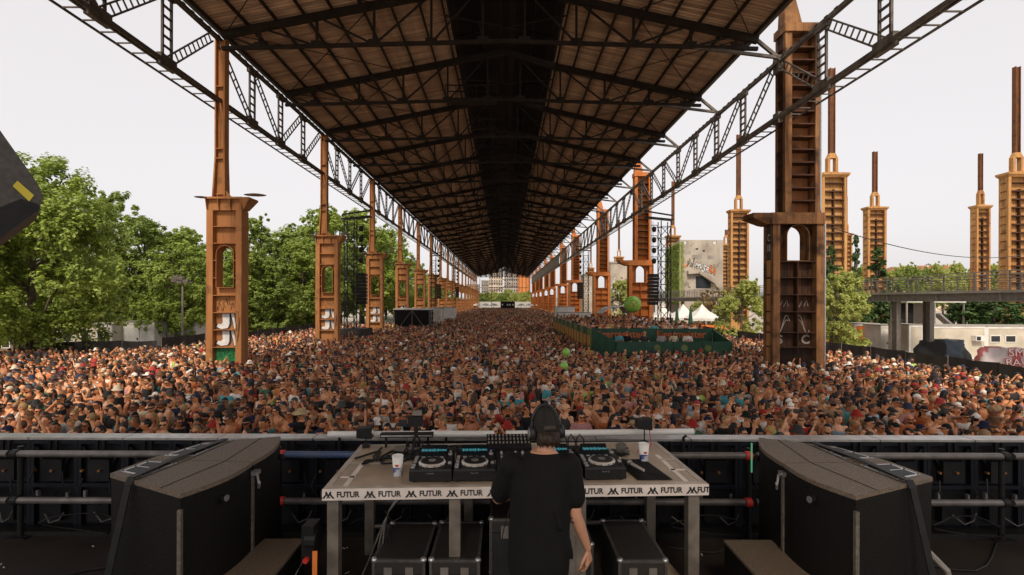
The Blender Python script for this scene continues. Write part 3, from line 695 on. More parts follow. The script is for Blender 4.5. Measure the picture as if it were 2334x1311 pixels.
NP = len(POSES)
RM = remesh_all(jobs)
BODY = RM[:NP]; TEE = RM[NP:2*NP]; VEST, CROP, SHORTS, TROUSERS = RM[2*NP:2*NP+4]
for b in BODY: b.materials.append(m_skin); b.name = 'body'
for b in RM[NP:]: b.materials.append(m_cloth)
# head wear, relative to the neck pivot
def hm(name, mb, mat): me = mb.mesh(name, mat, (0,0,0), True); return me
def kshort(p): return p.z > -.025 - .2*min(0, p.y+.02) + (.055 if p.y < -.06 else 0) - (.065 if p.y > .02 else 0)
HC = Vector((0, .006, .13))
H_SHORT = hm('hair', MB().ell(HC, (.089, .106, .12), 16, 14, keep=kshort), m_hair)
cu_ = MB()
rr = random.Random(3)
for k in range(46):
    a = rr.uniform(0, 6.28); t = rr.uniform(0, 1.75); p = Vector((.08*math.sin(t)*math.cos(a), .095*math.sin(t)*math.sin(a), .108*math.cos(t)))
    if kshort(p): cu_.ell(HC+p, (.026, .026, .024), 7, 5)
H_CURL = hm('hair', cu_, m_hair)
lg_ = MB().ell(HC, (.088, .103, .114), 16, 12, keep=lambda p: p.z > -.015 - .25*min(0, p.y+.02) + (.06 if p.y < -.06 else 0) - (.13 if p.y > .0 else 0))
lg_.loft([(-.2,.06,.02,0,.105),(-.12,.1,.035,0,.1),(0,.105,.05,0,.075),(.1,.094,.06,0,.05),(.16,.08,.05,0,.045)], 12)
for s in (-1, 1): lg_.capsule((s*.085, .03, .1), (s*.1, .01, -.09), .022, .014, 8)
H_LONG = hm('hair', lg_, m_hair)
bn = MB().ell(HC, (.082, .099, .11), 16, 12, keep=kshort).ell((0, .075, .235), (.042, .042, .038), 10, 7)
H_BUN = hm('hair', bn, m_hair)
tl = MB().ell(HC, (.082, .099, .11), 16, 12, keep=kshort); tl.tube([(0,.1,.17),(0,.15,.15),(.01,.155,.05),(.015,.13,-.08)], [.02,.032,.03,.008], 8)
H_TAIL = hm('hair', tl, m_hair)
def kcap(p): return p.z > .0 + .02*(p.y < 0)
cp = MB().ell(HC+Vector((0,0,.008)), (.09, .106, .115), 16, 12, keep=kcap)
cp.add([(x, y, z) for x, y, z in [(.074*math.cos(a), -.075*math.sin(a)-.045, .142) for a in [R(q) for q in range(0,181,20)]] + [(.08*math.cos(a), -.155*math.sin(a)-.045, .125) for a in [R(q) for q in range(0,181,20)]]], [(i, i+1, i+11, i+10) for i in range(9)])
CAP = hm('cap', cp, m_cloth)
bk = MB().lathe([(.002,.252),(.06,.25),(.088,.225),(.097,.15),(.155,.105),(.158,.1)], (0,.004,0), 18, cap=False); BUCKET = hm('bucket_hat', bk, m_cloth)
sw = MB().lathe([(.002,.262),(.055,.26),(.08,.235),(.093,.17),(.2,.15),(.215,.158)], (0,.004,0), 20, cap=False); STRAW = hm('straw_hat', sw, m_cloth)
gl = MB()
for s in (-1, 1): gl.ell((s*.036, -.104, .122), (.031, .008, .021), 10, 6); gl.beam((s*.066, -.095, .126), (s*.083, .01, .118), .007, .01)
gl.beam((-.012, -.108, .126), (.012, -.108, .126), .006); GLASS = hm('sunglasses', gl, M('dark_lens', (.008,.007,.008), .15))
bd = MB().ell((0, -.022, .068), (.067, .077, .082), 14, 10, keep=lambda p: p.z < -.012 and p.y < .04); BEARD = hm('beard', bd, m_hair)
ph_ = MB().box(-.036, .036, -.005, .005, -.07, .07).mesh('phone', m_blk)
EYES = MB()
for s in (-1, 1): EYES.ell((s*.033, -.094, .122), (.014, .008, .006), 8, 5); EYES.beam((s*.018, -.1, .142), (s*.05, -.092, .143), .007, .008)
EYES = hm('eyes', EYES, M('eye_dark', (.02,.014,.01), .4))
HAIRM = {'short': H_SHORT, 'curly': H_CURL, 'long': H_LONG, 'bun': H_BUN, 'tail': H_TAIL}
def pick(seq, r_): return seq[int(r_.random()*len(seq))]
POOL = [0]*6 + [1]*6 + [2]*1 + [3]*1 + [4]*4 + [5]*4 + [6]*5 + [7]*1 + [8]*2 + [9]*6
def outfit(r_):
    p = pick(POOL, r_); fem = p % 2
    hr = pick(['long','long','bun','tail','short'] if fem else ['short','short','short','short','curly','curly','short','none'], r_)
    hat = pick([None]*18 + ['cap','cap','cap','cap','cap','bucket','bucket' if r_.random() < .4 else None,'straw' if r_.random() < .5 else None], r_)
    top = pick(['tee','crop','vest','crop','tee'] if fem else ['tee','tee','vest','bare','tee','bare','tee','vest'], r_)
    return dict(pose=p, hair=hr, hat=hat, top=top, glasses=r_.random() < .55, beard=(not fem and r_.random() < .35), shorts=r_.random() < .7, skin=pick(SKINS, r_), tc=pick(TOPS, r_), hc=pick(HAIRS, r_), pc=pick(PANTS, r_), hatc=pick([TOPS[0], TOPS[0], TOPS[0], TOPS[11], TOPS[9], TOPS[5], TOPS[2], TOPS[7]], r_))
def headmat(p): yw, pt = POSES[p][6:8]; return Matrix.Rotation(R(yw), 4, 'Z') @ Matrix.Rotation(R(pt), 4, 'X')
def parts_of(o):
    L = []
    if o['top'] == 'tee': L.append(('t_shirt', TEE[o['pose']], o['tc'][1], 0))
    elif o['top'] == 'vest': L.append(('vest', VEST, o['tc'][1], 0))
    elif o['top'] == 'crop': L.append(('crop_top', CROP, o['tc'][1], 0))
    L.append(('shorts', SHORTS, o['pc'], 0) if o['shorts'] else ('trousers', TROUSERS, o['pc'], 0))
    if o['hair'] != 'none' and not (o['hat'] and o['hair'] in ('curly', 'bun')): L.append(('hair', HAIRM[o['hair']], o['hc'][1], 1))
    if o['hat'] == 'cap': L.append(('cap', CAP, o['hatc'][1], 1))
    if o['hat'] == 'bucket': L.append(('bucket_hat', BUCKET, o['hatc'][1], 1))
    if o['hat'] == 'straw': L.append(('straw_hat', STRAW, (.5,.37,.2), 1))
    if o['glasses']: L.append(('sunglasses', GLASS, (1,1,1), 1))
    else: L.append(('eyes', EYES, (1,1,1), 1))
    if o['beard']: L.append(('beard', BEARD, o['hc'][1], 1))
    return L
def describe(o, where):
    t = {'tee': 'a %s t-shirt' % o['tc'][0], 'vest': 'a %s vest' % o['tc'][0], 'crop': 'a %s crop top' % o['tc'][0], 'bare': 'no shirt'}[o['top']]
    h = {'cap': '%s cap' % o['hatc'][0], 'bucket': '%s bucket hat' % o['hatc'][0], 'straw': 'straw hat'}.get(o['hat'])
    if o['top'] == 'bare': t = 'a bare chest'; s = 'person with ' + t
    else: s = 'person in ' + t
    if h: s += ' and ' + h
    if o['glasses']: s += ' with sunglasses' if ' with ' not in s else ', sunglasses'
    if len((s + ', ' + POSES[o['pose']][8]).split()) > 16: s = s.replace(' with sunglasses', '').replace(', sunglasses', '').replace(' in the crowd', '')
    s += ', ' + POSES[o['pose']][8]
    if len(s.split()) > 16: s = s.replace(' and ', ', ', 1)
    return s + where if len((s + where).split()) <= 16 else s
def make_person(o, loc, rz, sc, label, group=None):
    root = empty('person', loc, label, 'person', group); root.rotation_euler = (0, 0, rz); root.scale = (sc,)*3
    b = bpy.data.objects.new('body', BODY[o['pose']]); COL.objects.link(b); b.parent = root; b.color = (*o['skin'], 1)
    hmx = headmat(o['pose'])
    for nm, me, c, onhead in parts_of(o):
        q = bpy.data.objects.new(nm, me); COL.objects.link(q); q.parent = root; q.color = (*c, 1)
        if onhead: q.location = HP; q.rotation_euler = hmx.to_euler()
    return root
# ---- where the crowd stands
PLX0, PLX1, PLY0, PLY1 = 5.55, 13.7, 30.6, 55        # raised terrace
ZLOW, ZUP = .92, 1.4
def blocked(x, y):
    if y < 29 and x < -28.5: return True
    if 28.6 < y < 35 and x < -21.2 - (34-y)*.4: return True
    if y >= 34.2 and x < (-20.4 if y < 60 else -14.6): return True
    if x > (20.1 if y < 58 else 14): return True
    for ly in LY:
        if -14.7 < x < -12.5 and ly*K-.3 < y < ly*K+.9: return True
    for ry in RY:
        if 12.8 < x < 15.7 and ry*K-.3 < y < ry*K+1.1: return True
    if PLX0-.3 < x < PLX1+.4 and PLY0-2.3 < y < PLY1+.5: return True
    if -14.5 < x < -11.6 and 40.8 < y < 44.5: return True
    if -13.8 < x < -8 and 56.5 < y < 62: return True
    return False
rp = random.Random(21)
pts = []
def fill(ya, yb, d, xa, xb, z, test):
    y = ya
    while y < yb:
        x = xa + rp.uniform(0, d)
        while x < xb:
            px, py_ = x + rp.uniform(-.36, .36)*d, y + rp.uniform(-.36, .36)*d
            if noise.noise(Vector((px*.35, py_*.22, 5))) > .38 and rp.random() < .55: x += d; continue
            if abs((px*F/py_ + VX) - 1167) < 1230 and not test(px, py_): pts.append((px, py_, z))
            x += d
        y += d*.92
fill(9.75, 30, .53, -32, 21, 0, blocked); fill(30, 60, .6, -22, 21, 0, blocked); fill(60, 110, .9, -15, 14.5, 0, blocked); fill(110, 225, 1.25, -14, 14, 0, blocked)
fill(PLY0+1, PLY1-.5, .72, PLX0+.25, PLX1-.25, ZUP, lambda x, y: (y > 38 and rp.random() < .25))
pts.sort(key=lambda p: p[1]); near, far = pts[:292], pts[292:]
for x, y, z in near:
    o = outfit(rp)
    facing = math.atan2(-x*.8, y+6)*-1 + rp.gauss(0, .35) if rp.random() < .8 else rp.uniform(-2.8, 2.8)
    px = x*F/y + VX
    make_person(o, (x, y, z), facing, rp.uniform(.86, 1.02), describe(o, ' in the crowd'), 'people packed in front of the stage')
# ---- the rest of the crowd, too many to count
protoc = bpy.data.collections.new('crowd_shapes')
RS = [randmat('crowd_skin', SKINS, .13, .5), randmat('crowd_top', [c for _, c in TOPS], .37, .85), randmat('crowd_hair', [c for _, c in HAIRS], .59, .6), randmat('crowd_trousers', PANTS, .71, .85), GLASS.materials[0], randmat('crowd_hat', [TOPS[i][1] for i in (0,0,2,6,9,5,0,7,0,11)], .83, .8)]
def joined(o, k):
    V = []; Fc = []; MI = []
    def put(me, mi, mat4):
        n = len(V); V.extend([tuple(mat4 @ v.co) for v in me.vertices])
        for p in me.polygons: Fc.append(tuple(i+n for i in p.vertices)); MI.append(mi)
    I4 = Matrix.Identity(4); put(BODY[o['pose']], 0, I4); H4 = Matrix.Translation(HP) @ headmat(o['pose'])
    sl = {'t_shirt': 1, 'vest': 1, 'crop_top': 1, 'shorts': 3, 'trousers': 3, 'hair': 2, 'beard': 2, 'sunglasses': 4, 'eyes': 4, 'cap': 5, 'bucket_hat': 5, 'straw_hat': 5}
    for nm, me, c, onh in parts_of(o): put(me, sl[nm], H4 if onh else I4)
    me = bpy.data.meshes.new('crowd_shape'); me.from_pydata(V, [], Fc)
    for q in RS: me.materials.append(q)
    me.polygons.foreach_set('material_index', MI); me.polygons.foreach_set('use_smooth', [True]*len(Fc)); me.update()
    ob = bpy.data.objects.new('crowd_shape_%02d' % k, me); protoc.objects.link(ob)
NPROTO = 64
for k in range(NPROTO):
    o = outfit(rp)
    joined(o, k)
def crowd(name, P_, label):
    me = bpy.data.meshes.new(name); me.from_pydata(P_, [], [])
    a = me.attributes.new('spin', 'FLOAT', 'POINT'); a.data.foreach_set('value', [(rp.gauss(0, .5) - math.atan2(-x*.8, y+6)) if rp.random() < .8 else rp.uniform(-3, 3) for x, y, z in P_])
    a = me.attributes.new('size', 'FLOAT', 'POINT'); a.data.foreach_set('value', [rp.uniform(.86, 1.02) for _ in P_])
    a = me.attributes.new('which', 'INT', 'POINT'); a.data.foreach_set('value', [rp.randrange(NPROTO) for _ in P_])
    ob = bpy.data.objects.new(name, me); COL.objects.link(ob); tag(ob, label, 'crowd', kind='stuff')
    ng = bpy.data.node_groups.new('crowd_scatter', 'GeometryNodeTree')
    ng.interface.new_socket('Geometry', in_out='INPUT', socket_type='NodeSocketGeometry'); ng.interface.new_socket('Geometry', in_out='OUTPUT', socket_type='NodeSocketGeometry')
    N = ng.nodes; L = ng.links
    gi = N.new('NodeGroupInput'); go = N.new('NodeGroupOutput'); ci = N.new('GeometryNodeCollectionInfo'); ci.inputs['Collection'].default_value = protoc
    ci.inputs['Separate Children'].default_value = True; ci.inputs['Reset Children'].default_value = True
    ip = N.new('GeometryNodeInstanceOnPoints'); ip.inputs['Pick Instance'].default_value = True
    def at(nm, ty): n = N.new('GeometryNodeInputNamedAttribute'); n.data_type = ty; n.inputs['Name'].default_value = nm; return n.outputs['Attribute']
    cx = N.new('ShaderNodeCombineXYZ'); L.new(at('spin', 'FLOAT'), cx.inputs[2])
    L.new(gi.outputs[0], ip.inputs['Points']); L.new(ci.outputs[0], ip.inputs['Instance']); L.new(at('which', 'INT'), ip.inputs['Instance Index'])
    L.new(cx.outputs[0], ip.inputs['Rotation']); L.new(at('size', 'FLOAT'), ip.inputs['Scale']); L.new(ip.outputs[0], go.inputs[0])
    md = ob.modifiers.new('scatter', 'NODES'); md.node_group = ng; return ob
crowd('crowd', far, 'dense festival crowd filling the hall from the stage to the far end')
print('crowd', len(near), len(far))
# ------------------------------------------------------------------ trees
def leaf(m, c, n, s, rr):
    n = n.normalized(); u = n.orthogonal().normalized(); u = Matrix.Rotation(rr.uniform(0, 6.28), 3, n) @ u; v = n.cross(u)
    i = len(m.v)
    m.v += [tuple(c - u*s*.5), tuple(c + v*s*.36 + n*s*.08), tuple(c + u*s*.6), tuple(c - v*s*.36 + n*s*.08)]
    m.f.append((i, i+1, i+2, i+3))
def tree_mesh(h, rad, base, nleaf, ls, seed, lobes=26, shape='round', matl=None, limbs=9):
    rr = random.Random(seed); tk = MB(); cr = MB()
    lean = Vector((rr.uniform(-.04, .04)*h, rr.uniform(-.04, .04)*h, 0))
    tk.tube([(0,0,-.1), tuple(lean*.25+Vector((0,0,h*.25))), tuple(lean*.6+Vector((0,0,h*.55))), tuple(lean+Vector((0,0,h*.85)))], [h*.022, h*.017, h*.011, h*.004], 9)
    L = []
    for k in range(lobes):
        t = rr.random(); z = base + (h-base)*(.06 + .9*t)
        if shape == 'round': prof = math.sin(math.pi*min(1, .14+.80*t))**.7
        elif shape == 'cone': prof = (1-t)**.85 + .06
        else: prof = (1-.55*t)*(.5+.5*min(1, t*5))
        a = rr.uniform(0, 6.28); rdist = rad*prof*math.sqrt(rr.uniform(.12, 1))*.8
        s = rad*(.3 if shape != 'cone' else .22)*rr.uniform(.65, 1.25)*(.6+.4*prof)
        c = Vector((math.cos(a)*rdist, math.sin(a)*rdist, z)) + lean*t; L.append((c, s))
    for c, s in L[:limbs*2]:
        zb = max(base*.6, c.z - (.35*rdist + h*.12)); tk.tube([(lean.x*.5, lean.y*.5, zb), tuple(Vector((lean.x*.5, lean.y*.5, zb)).lerp(c, .5)+Vector((0,0,-.03*h))), tuple(c)], [h*.008, h*.005, h*.002], 6)
    tot = sum(s*s for _, s in L)
    for c, s in L:
        n = int(nleaf*s*s/tot)
        sub = [(Vector((rr.gauss(0,1), rr.gauss(0,1), rr.gauss(0,.8))).normalized()*s*rr.uniform(.55, 1.05), s*rr.uniform(.18, .34)) for _ in range(max(6, n//38))]
        for k in range(n):
            o, ss = sub[k % len(sub)]
            d = Vector((rr.gauss(0,1), rr.gauss(0,1), rr.gauss(0,1))).normalized()
            p = c + o*Vector((1,1,1)).length/1.732 + d*ss*rr.uniform(.3, 1.05)
            nn = (d*.5 + (p-c).normalized()*.5 + Vector((0,0,.75)) + Vector((rr.gauss(0,.45), rr.gauss(0,.45), rr.gauss(0,.3))))
            leaf(cr, p, nn, ls*rr.uniform(.65, 1.3), rr)
    return tk.mesh('trunk', m_bark, (0,0,0), True), cr.mesh('crown', matl or m_leaf)
def tree(kind, loc, h, rz, label, group=None, name='leafy_tree', wid=1):
    root = empty(name, loc, label, 'tree', group); k = h/kind[2]; root.scale = (k*wid, k*wid, k); root.rotation_euler = (0,0,rz)
    for nm, me in (('trunk', kind[0]), ('crown', kind[1])):
        o = bpy.data.objects.new(nm, me); COL.objects.link(o); o.parent = root
    return root
T_big = (*tree_mesh(13.5, 5.6, 2.4, 72000, .2, 5, 60), 13.5)
T_a = (*tree_mesh(14, 4.6, 1.6, 34000, .26, 11, 46), 14)
T_b = (*tree_mesh(15, 4.2, 1.4, 30000, .27, 12, 44, 'col', m_leafd), 15)
T_c = (*tree_mesh(13, 4.8, 1.5, 30000, .27, 13, 42, 'round', m_leafd), 13)
T_br = (*tree_mesh(8, 3.4, 1.2, 20000, .2, 14, 30, 'round', m_leafb), 8)
T_bn = (*tree_mesh(8, 3.2, 1.4, 8000, .2, 15, 24, 'round', m_leafbr), 8)
T_co = (*tree_mesh(13, 2.6, .4, 16000, .3, 16, 60, 'cone', m_leafc), 13)
T_dk = (*tree_mesh(7, 4, 1.6, 16000, .28, 17, 26, 'round', m_leafc), 7)
tree(T_big, (-27.8, 28.2, 0), 12.3, 0, 'big bright green plane tree whose trunk stands amid the crowd by the black fence', wid=1.05)
def top_at(px, py_, Y): p = P(px, py_, Y); return (p.x, Y, 0), p.z
rt = random.Random(4)
TG = 'park trees behind the ochre columns'
for px, py_, Y, k, lab in [(20, 400, 36, T_a, 'tall tree behind the hanging black loudspeaker'), (235, 425, 47, T_b, 'tall sparse tree rising behind the big plane tree'), (335, 492, 44, T_c, 'rounded dark tree behind the white cabins'),
        (432, 520, 50, T_a, 'tree spreading over the lettered white trailer'), (385, 560, 40, T_a, 'leafy tree beside the floodlight mast'), (140, 520, 42, T_c, None), (285, 575, 46, T_a, None), (462, 560, 62, T_a, None), (645, 600, 64, T_a, None), (560, 540, 74, T_c, None), (700, 620, 74, T_c, None), (480, 610, 52, T_c, None), (590, 488, 55, T_b, 'tall tree just past the green-footed column'), (655, 520, 62, T_c, None),
        (720, 470, 72, T_a, 'tall pale tree behind the graffiti column and speaker tower'), (775, 470, 84, T_b, None), (825, 478, 96, T_a, None), (868, 520, 112, T_c, None), (690, 545, 58, T_a, None), (620, 585, 50, T_c, None), (540, 560, 48, T_a, None),
        (900, 560, 130, T_a, None), (935, 590, 150, T_c, None), (962, 612, 185, T_a, None), (985, 622, 215, T_c, None), (880, 585, 118, T_b, None), (1010, 640, 250, T_a, None), (1030, 650, 300, T_c, None)]:
    loc, h = top_at(px, py_, Y)
    if loc[0] > -24: loc = (-24, Y, 0)
    t = tree(k, loc, h, rt.uniform(0, 6.28), lab or 'green park tree in the row beyond the ochre columns', None if lab else TG, wid=rt.uniform(.95, 1.2))
# right-hand side greenery
for px, py_, Y, k, lab, wd in [(1688, 640, 44, T_br, 'bright yellow-green tree between the terrace and the stencilled column', 1.0), (1632, 648, 57, T_bn, 'small half-bare brown tree beside the bright green one', .9), (1905, 622, 35, T_br, 'bright yellow-green tree beside the drainpipe under the footbridge end', .95), (1590, 688, 60, T_br, 'low bright green bush-like tree by the white tents', .8),
        (1412, 640, 85, T_br, 'bright green tree between two rusty columns', 1.0), (1895, 552, 47, T_co, 'dark climbing conifer in front of the broad ochre pylon', .8), (1997, 556, 62, T_co, 'pointed dark conifer at the far end of the footbridge', 1.15), (1950, 528, 62, T_co, 'slim dark conifer against the ivy-clad pylon', .55),
        (1990, 672, 46, T_dk, 'dark round tree seen under the footbridge', .9), (2270, 680, 46, T_dk, 'wide dark green tree under the footbridge beside the cabins', 1.5), (2210, 690, 48, T_dk, 'dark tree behind the stage steps under the footbridge', 1.0)]:
    loc, h = top_at(px, py_, Y); tree(k, loc, h, rt.uniform(0, 6.28), lab, None, 'leafy_tree' if k is not T_co else 'conifer', wd)
for i in range(16):
    px = 1960 + i*26 + rt.uniform(-8, 8); Y = 150 + rt.uniform(-15, 30); loc, h = top_at(px, 606 + rt.uniform(-8, 12), Y)
    tree(pick([T_br, T_c, T_a, T_br], rt), loc, h, rt.uniform(0, 6.28), 'distant pale green tree beyond the footbridge', 'distant trees beyond the footbridge', wid=.85)
for i in range(12):
    px = 1085 + i*11; Y = 330 + rt.uniform(-8, 20); loc, h = top_at(px, 664 + rt.uniform(-7, 6), Y)
    tree(pick([T_br, T_c], rt), loc, max(h, 8), rt.uniform(0, 6.28), 'low green tree at the far end of the hall', 'trees at the far end of the hall', wid=1.3)
# ------------------------------------------------------------------ fences
def fence(a, b, h, label, n):
    A, B = Vector((*a, 0)), Vector((*b, 0)); root = empty('scrim_fence', tuple(A), label, 'fence')
    for k in range(n):
        p, q = A.lerp(B, k/n), A.lerp(B, (k+1)/n); m = MB(); d = (q-p).normalized(); nn = Vector((-d.y, d.x, 0)); S = 8; dz = rt.uniform(-.03, .03)
        for i in range(S+1):
            c = p.lerp(q, i/S) + nn*rt.uniform(-.035, .035); m.v += [(c.x, c.y, 0), (c.x+rt.uniform(-.02,.02), c.y, h*.5), (c.x, c.y, h + dz - .05*math.sin(math.pi*i/S))]
        for i in range(S):
            for j in range(2): m.f.append((3*i+j, 3*i+3+j, 3*i+4+j, 3*i+1+j))
        obj('scrim_panel', m, m_fence, root)
        obj('post', MB().tube([(p.x, p.y, 0), (p.x, p.y, h+.04)], .025, 6), m_grey, root)
fence((20.6, 13), (20.6, 34.2), 2.0, 'black scrim fence below the footbridge, running up to the stencilled column', 9)
fence((20.5, 36.2), (20.6, 60), 2.0, 'black scrim fence from the stencilled column to the tents', 9)
fence((-29.5, 29.0), (-21.9, 30.4), 2.0, 'black scrim fence in front of the white cabins', 4)
fence((-21.6, 30.4), (-21.4, 34.5), 2.15, 'short black scrim fence in front of the lettered trailer', 2)
fence((-21.2, 36), (-20.9, 60), 2.0, 'black scrim fence between the first two ochre columns', 9)
m_gfence = M('green_mesh_fence', (.1,.22,.1), .6)
gfr = empty('mesh_fence', (-23, 80, 0), 'pale green mesh fence beyond the speaker tower', 'fence')
for k in range(12): obj('post', MB().box(-23.05, -22.95, 80+k*4, 80.1+k*4, 0, 1.6), m_gfence, gfr)
for z in (.4, .8, 1.2, 1.5): obj('rail', MB().box(-23.03, -22.97, 80, 124, z, z+.1), m_gfence, gfr)
# ------------------------------------------------------------------ cabins and trailers on the left
def cabin(x0, x1, y0, y1, z0, z1, mat, name, label, cat='cabin', doors=(), wins=(), front='-y'):
    root = empty(name, ((x0+x1)/2, y0, z0), label, cat)
    obj('wall', MB().box(x0, x1, y0, y1, z0, z1), mat, root)
    fr = MB()
    for x in (x0, x1-.12): fr.box(x-.02, x+.14, y0-.03, y0+.12, z0, z1)
    fr.box(x0+.14, x1-.14, y0-.03, y0+.02, z1-.15, z1); fr.box(x0+.14, x1-.14, y0-.03, y0+.02, z0, z0+.15); obj('frame', fr, m_white, root)
    rf = MB().box(x0-.05, x1+.05, y0-.05, y1+.05, z1, z1+.08); obj('roof', rf, m_concd, root)
    for a, b in doors:
        d = obj('door', MB().box(a, b, y0-.05, y0-.005, z0+.12, z1-.35), m_white, root); obj('handle', MB().box(b-.16, b-.08, y0-.1, y0-.05, z0+1, z0+1.15), m_blk, d)
    for a, b, c, e in wins:
        d = obj('window', MB().box(a, b, y0-.05, y0-.004, c, e), m_white, root); obj('pane', MB().box(a+.07, b-.07, y0-.06, y0-.05, c+.07, e-.07), m_glass, d)
    return root
pA = lambda px, Y: (px-VX)*Y/F
tr = cabin(pA(352, 40), pA(448, 40), 40, 43, .6, 2.75, m_white, 'cold_store_trailer', 'white trailer lettered ARCTIC STORE behind the black fence', 'trailer')
put_text('lettering', 'ARCTIC', .62, m_txtblk, tr, (pA(379, 40), 39.95, 1.15), sc=(1.05,1,1)); put_text('lettering', 'STORE', .62, M('blue_grey_lettering', (.3,.4,.5), .6), tr, (pA(424, 40), 39.95, 1.2), sc=(1.05,1,1))
obj('vent_box', MB().box(pA(392, 40), pA(412, 40), 39.9, 39.98, 2.0, 2.6), M('blue_decal', (.05,.25,.5), .5), tr)
cabin(pA(265, 38), pA(352, 38), 38, 41, .4, 2.75, m_white, 'site_cabin', 'white cabin with two tall doors next to the lettered trailer', doors=[(pA(268, 38), pA(277, 38)), (pA(285, 38), pA(318, 38))])
cabin(pA(130, 37), pA(255, 37), 37, 40, .3, 2.6, m_beige, 'site_cabin', 'beige cabin with dark windows under the big plane tree', wins=[(pA(142, 37), pA(165, 37), 1.3, 2.2), (pA(185, 37), pA(205, 37), 1.3, 2.2), (pA(222, 37), pA(238, 37), 1.3, 2.2)])
cabin(pA(-20, 33), pA(62, 33), 33, 35, .1, 2.6, M('brown_kiosk', (.22,.13,.07), .7), 'wooden_kiosk', 'brown kiosk at the foot of the big plane tree', 'kiosk', wins=[(pA(5, 33), pA(25, 33), 1.2, 2.2)])
def mast(px, top, Y, label, two):
    p = P(px, top, Y); root = empty('light_mast', (p.x, Y, 0), label, 'light mast')
    obj('pole', MB().tube([(p.x, Y, 0), (p.x, Y, p.z)], [.09, .06], 8), m_concd, root)
    obj('crossbar', MB().beam((p.x-.7, Y, p.z-.05), (p.x+.7, Y, p.z-.05), .08), m_grey, root)
    for dx, dz in ([(-.5, .1), (-.1, .0), (.35, .05), (-.45, .35), (-.05, .28)] if two else [(-.3, .1), (.2, .1)]):
        obj('floodlight', MB().hexa([(p.x+dx-.2, Y-.25, p.z+dz-.12), (p.x+dx+.2, Y-.25, p.z+dz-.12), (p.x+dx+.2, Y+.1, p.z+dz-.02), (p.x+dx-.2, Y+.1, p.z+dz-.02)], [(p.x+dx-.2, Y-.3, p.z+dz+.08), (p.x+dx+.2, Y-.3, p.z+dz+.08), (p.x+dx+.2, Y+.1, p.z+dz+.14), (p.x+dx-.2, Y+.1, p.z+dz+.14)]), m_grey, root)
mast(416, 645, 37, 'grey mast with clustered floodlights in front of the trees', 1); mast(326, 640, 43, 'pale lamp mast among the trees behind the cabins', 0)
# ------------------------------------------------------------------ speaker towers
def speaker_tower(x, y, h, side, label, plinth=False):
    root = empty('speaker_tower', (x, y, 0), label, 'speaker tower')
    z0 = 2.1 if plinth else 0
    m = MB(); s = .42; q = [(-s,-s),(s,-s),(s,s),(-s,s)]
    for a, b in q: m.beam((x+a, y+b, z0), (x+a, y+b, h), .07)
    k = 0; z = z0
    while z < h-1:
        for i in range(4):
            a, b = q[i], q[(i+1) % 4]
            m.beam((x+a[0], y+a[1], z), (x+b[0], y+b[1], z+1), .045) if k % 2 else m.beam((x+b[0], y+b[1], z), (x+a[0], y+a[1], z+1), .045); m.beam((x+a[0], y+a[1], z+1), (x+b[0], y+b[1], z+1), .045)
        z += 1; k += 1
    obj('tower_truss', m, m_blk, root)
    tb = MB(); xs = x + side*1.0
    for dy in (-.3, .3): tb.beam((x-side*.75, y+dy, h+.1), (x+side*1.75, y+dy, h+.35), .1)
    tb.beam((x-side*.75, y, h+.5), (x+side*1.75, y, h+.9), .12)
    obj('top_beam', tb, m_blk, root)
    for i in range(9):
        z = h*.6 - i*.3; t = i*.02
        c = obj('line_array_cabinet', MB().hexa([(xs-.42, y-.4+t, z-.28), (xs+.42, y-.4+t, z-.28), (xs+.37, y+.4, z-.25), (xs-.37, y+.4, z-.25)], [(xs-.42, y-.42+t, z), (xs+.42, y-.42+t, z), (xs+.37, y+.4, z-.04), (xs-.37, y+.4, z-.04)]), m_blk, root)
    for i in range(4):
        z = h*.94 - i*.92; px_ = xs - side*.1
        y_ = obj('spotlight', MB().lathe([(.12, -.24), (.18, -.14), (.2, .07), (.15, .2), (.07, .23)], (px_, y, z), 12), m_blk, root)
        obj('yoke', MB().tube([(px_-.26, y, z+.1), (px_-.26, y, z+.35), (px_+.26, y, z+.35), (px_+.26, y, z+.1)], .035, 6), m_blk, y_)
    obj('lift_cable', MB().tube([(xs, y, h*.6), (xs, y, h)], .02, 6), m_blk, root)
    if plinth: obj('plinth', MB().box(x-.75, x+1.5, y-.8, y+1.6, 0, z0), m_fence, root)
speaker_tower(-13.4, 42, 11.5, 1, 'black lattice speaker tower on a black plinth beside the ochre columns', True)
speaker_tower(13.9, 42, 11.5, -1, 'black lattice tower with spotlights and speakers beside the rusty column and tents')
speaker_tower(-13.1, 89, 12.7, 1, 'distant black speaker tower in the ochre column row'); speaker_tower(13.3, 79, 12.7, -1, 'distant black speaker tower in the rusty column row')
speaker_tower(-13.1, 124, 13.6, 1, 'farthest black speaker tower in the ochre column row')
# ------------------------------------------------------------------ black platform and sheds on the left, far end
bp = empty('black_platform', (-11, 57.5, 0), 'black scaffold platform with a pale top beside the ochre columns', 'platform')
obj('skirt', MB().box(-13.1, -9.0, 57.5, 61, 0, 3.45), m_blkmatte, bp); obj('deck', MB().box(-13.25, -8.85, 57.3, 61.2, 3.45, 3.6), m_white, bp)
for x in (-13.15, -11, -8.95): obj('pole', MB().tube([(x, 57.4, 0), (x, 57.4, 3.45)], .04, 6), m_grey, bp)
obj('brace', MB().beam((-13.1, 57.35, .6), (-11, 57.35, 3.4), .05).beam((-11, 57.35, 3.4), (-9, 57.35, .6), .05), m_grey, bp)
sc_ = MB()
for k in range(7): sc_.beam((-8.8, 57.8, k*.55), (-8.1, 57.8, k*.55), .04)
sc_.beam((-8.8, 57.8, 0), (-8.8, 57.8, 3.7), .04).beam((-8.1, 57.8, 0), (-8.1, 57.8, 3.7), .04); obj('ladder', sc_, m_alu, bp)
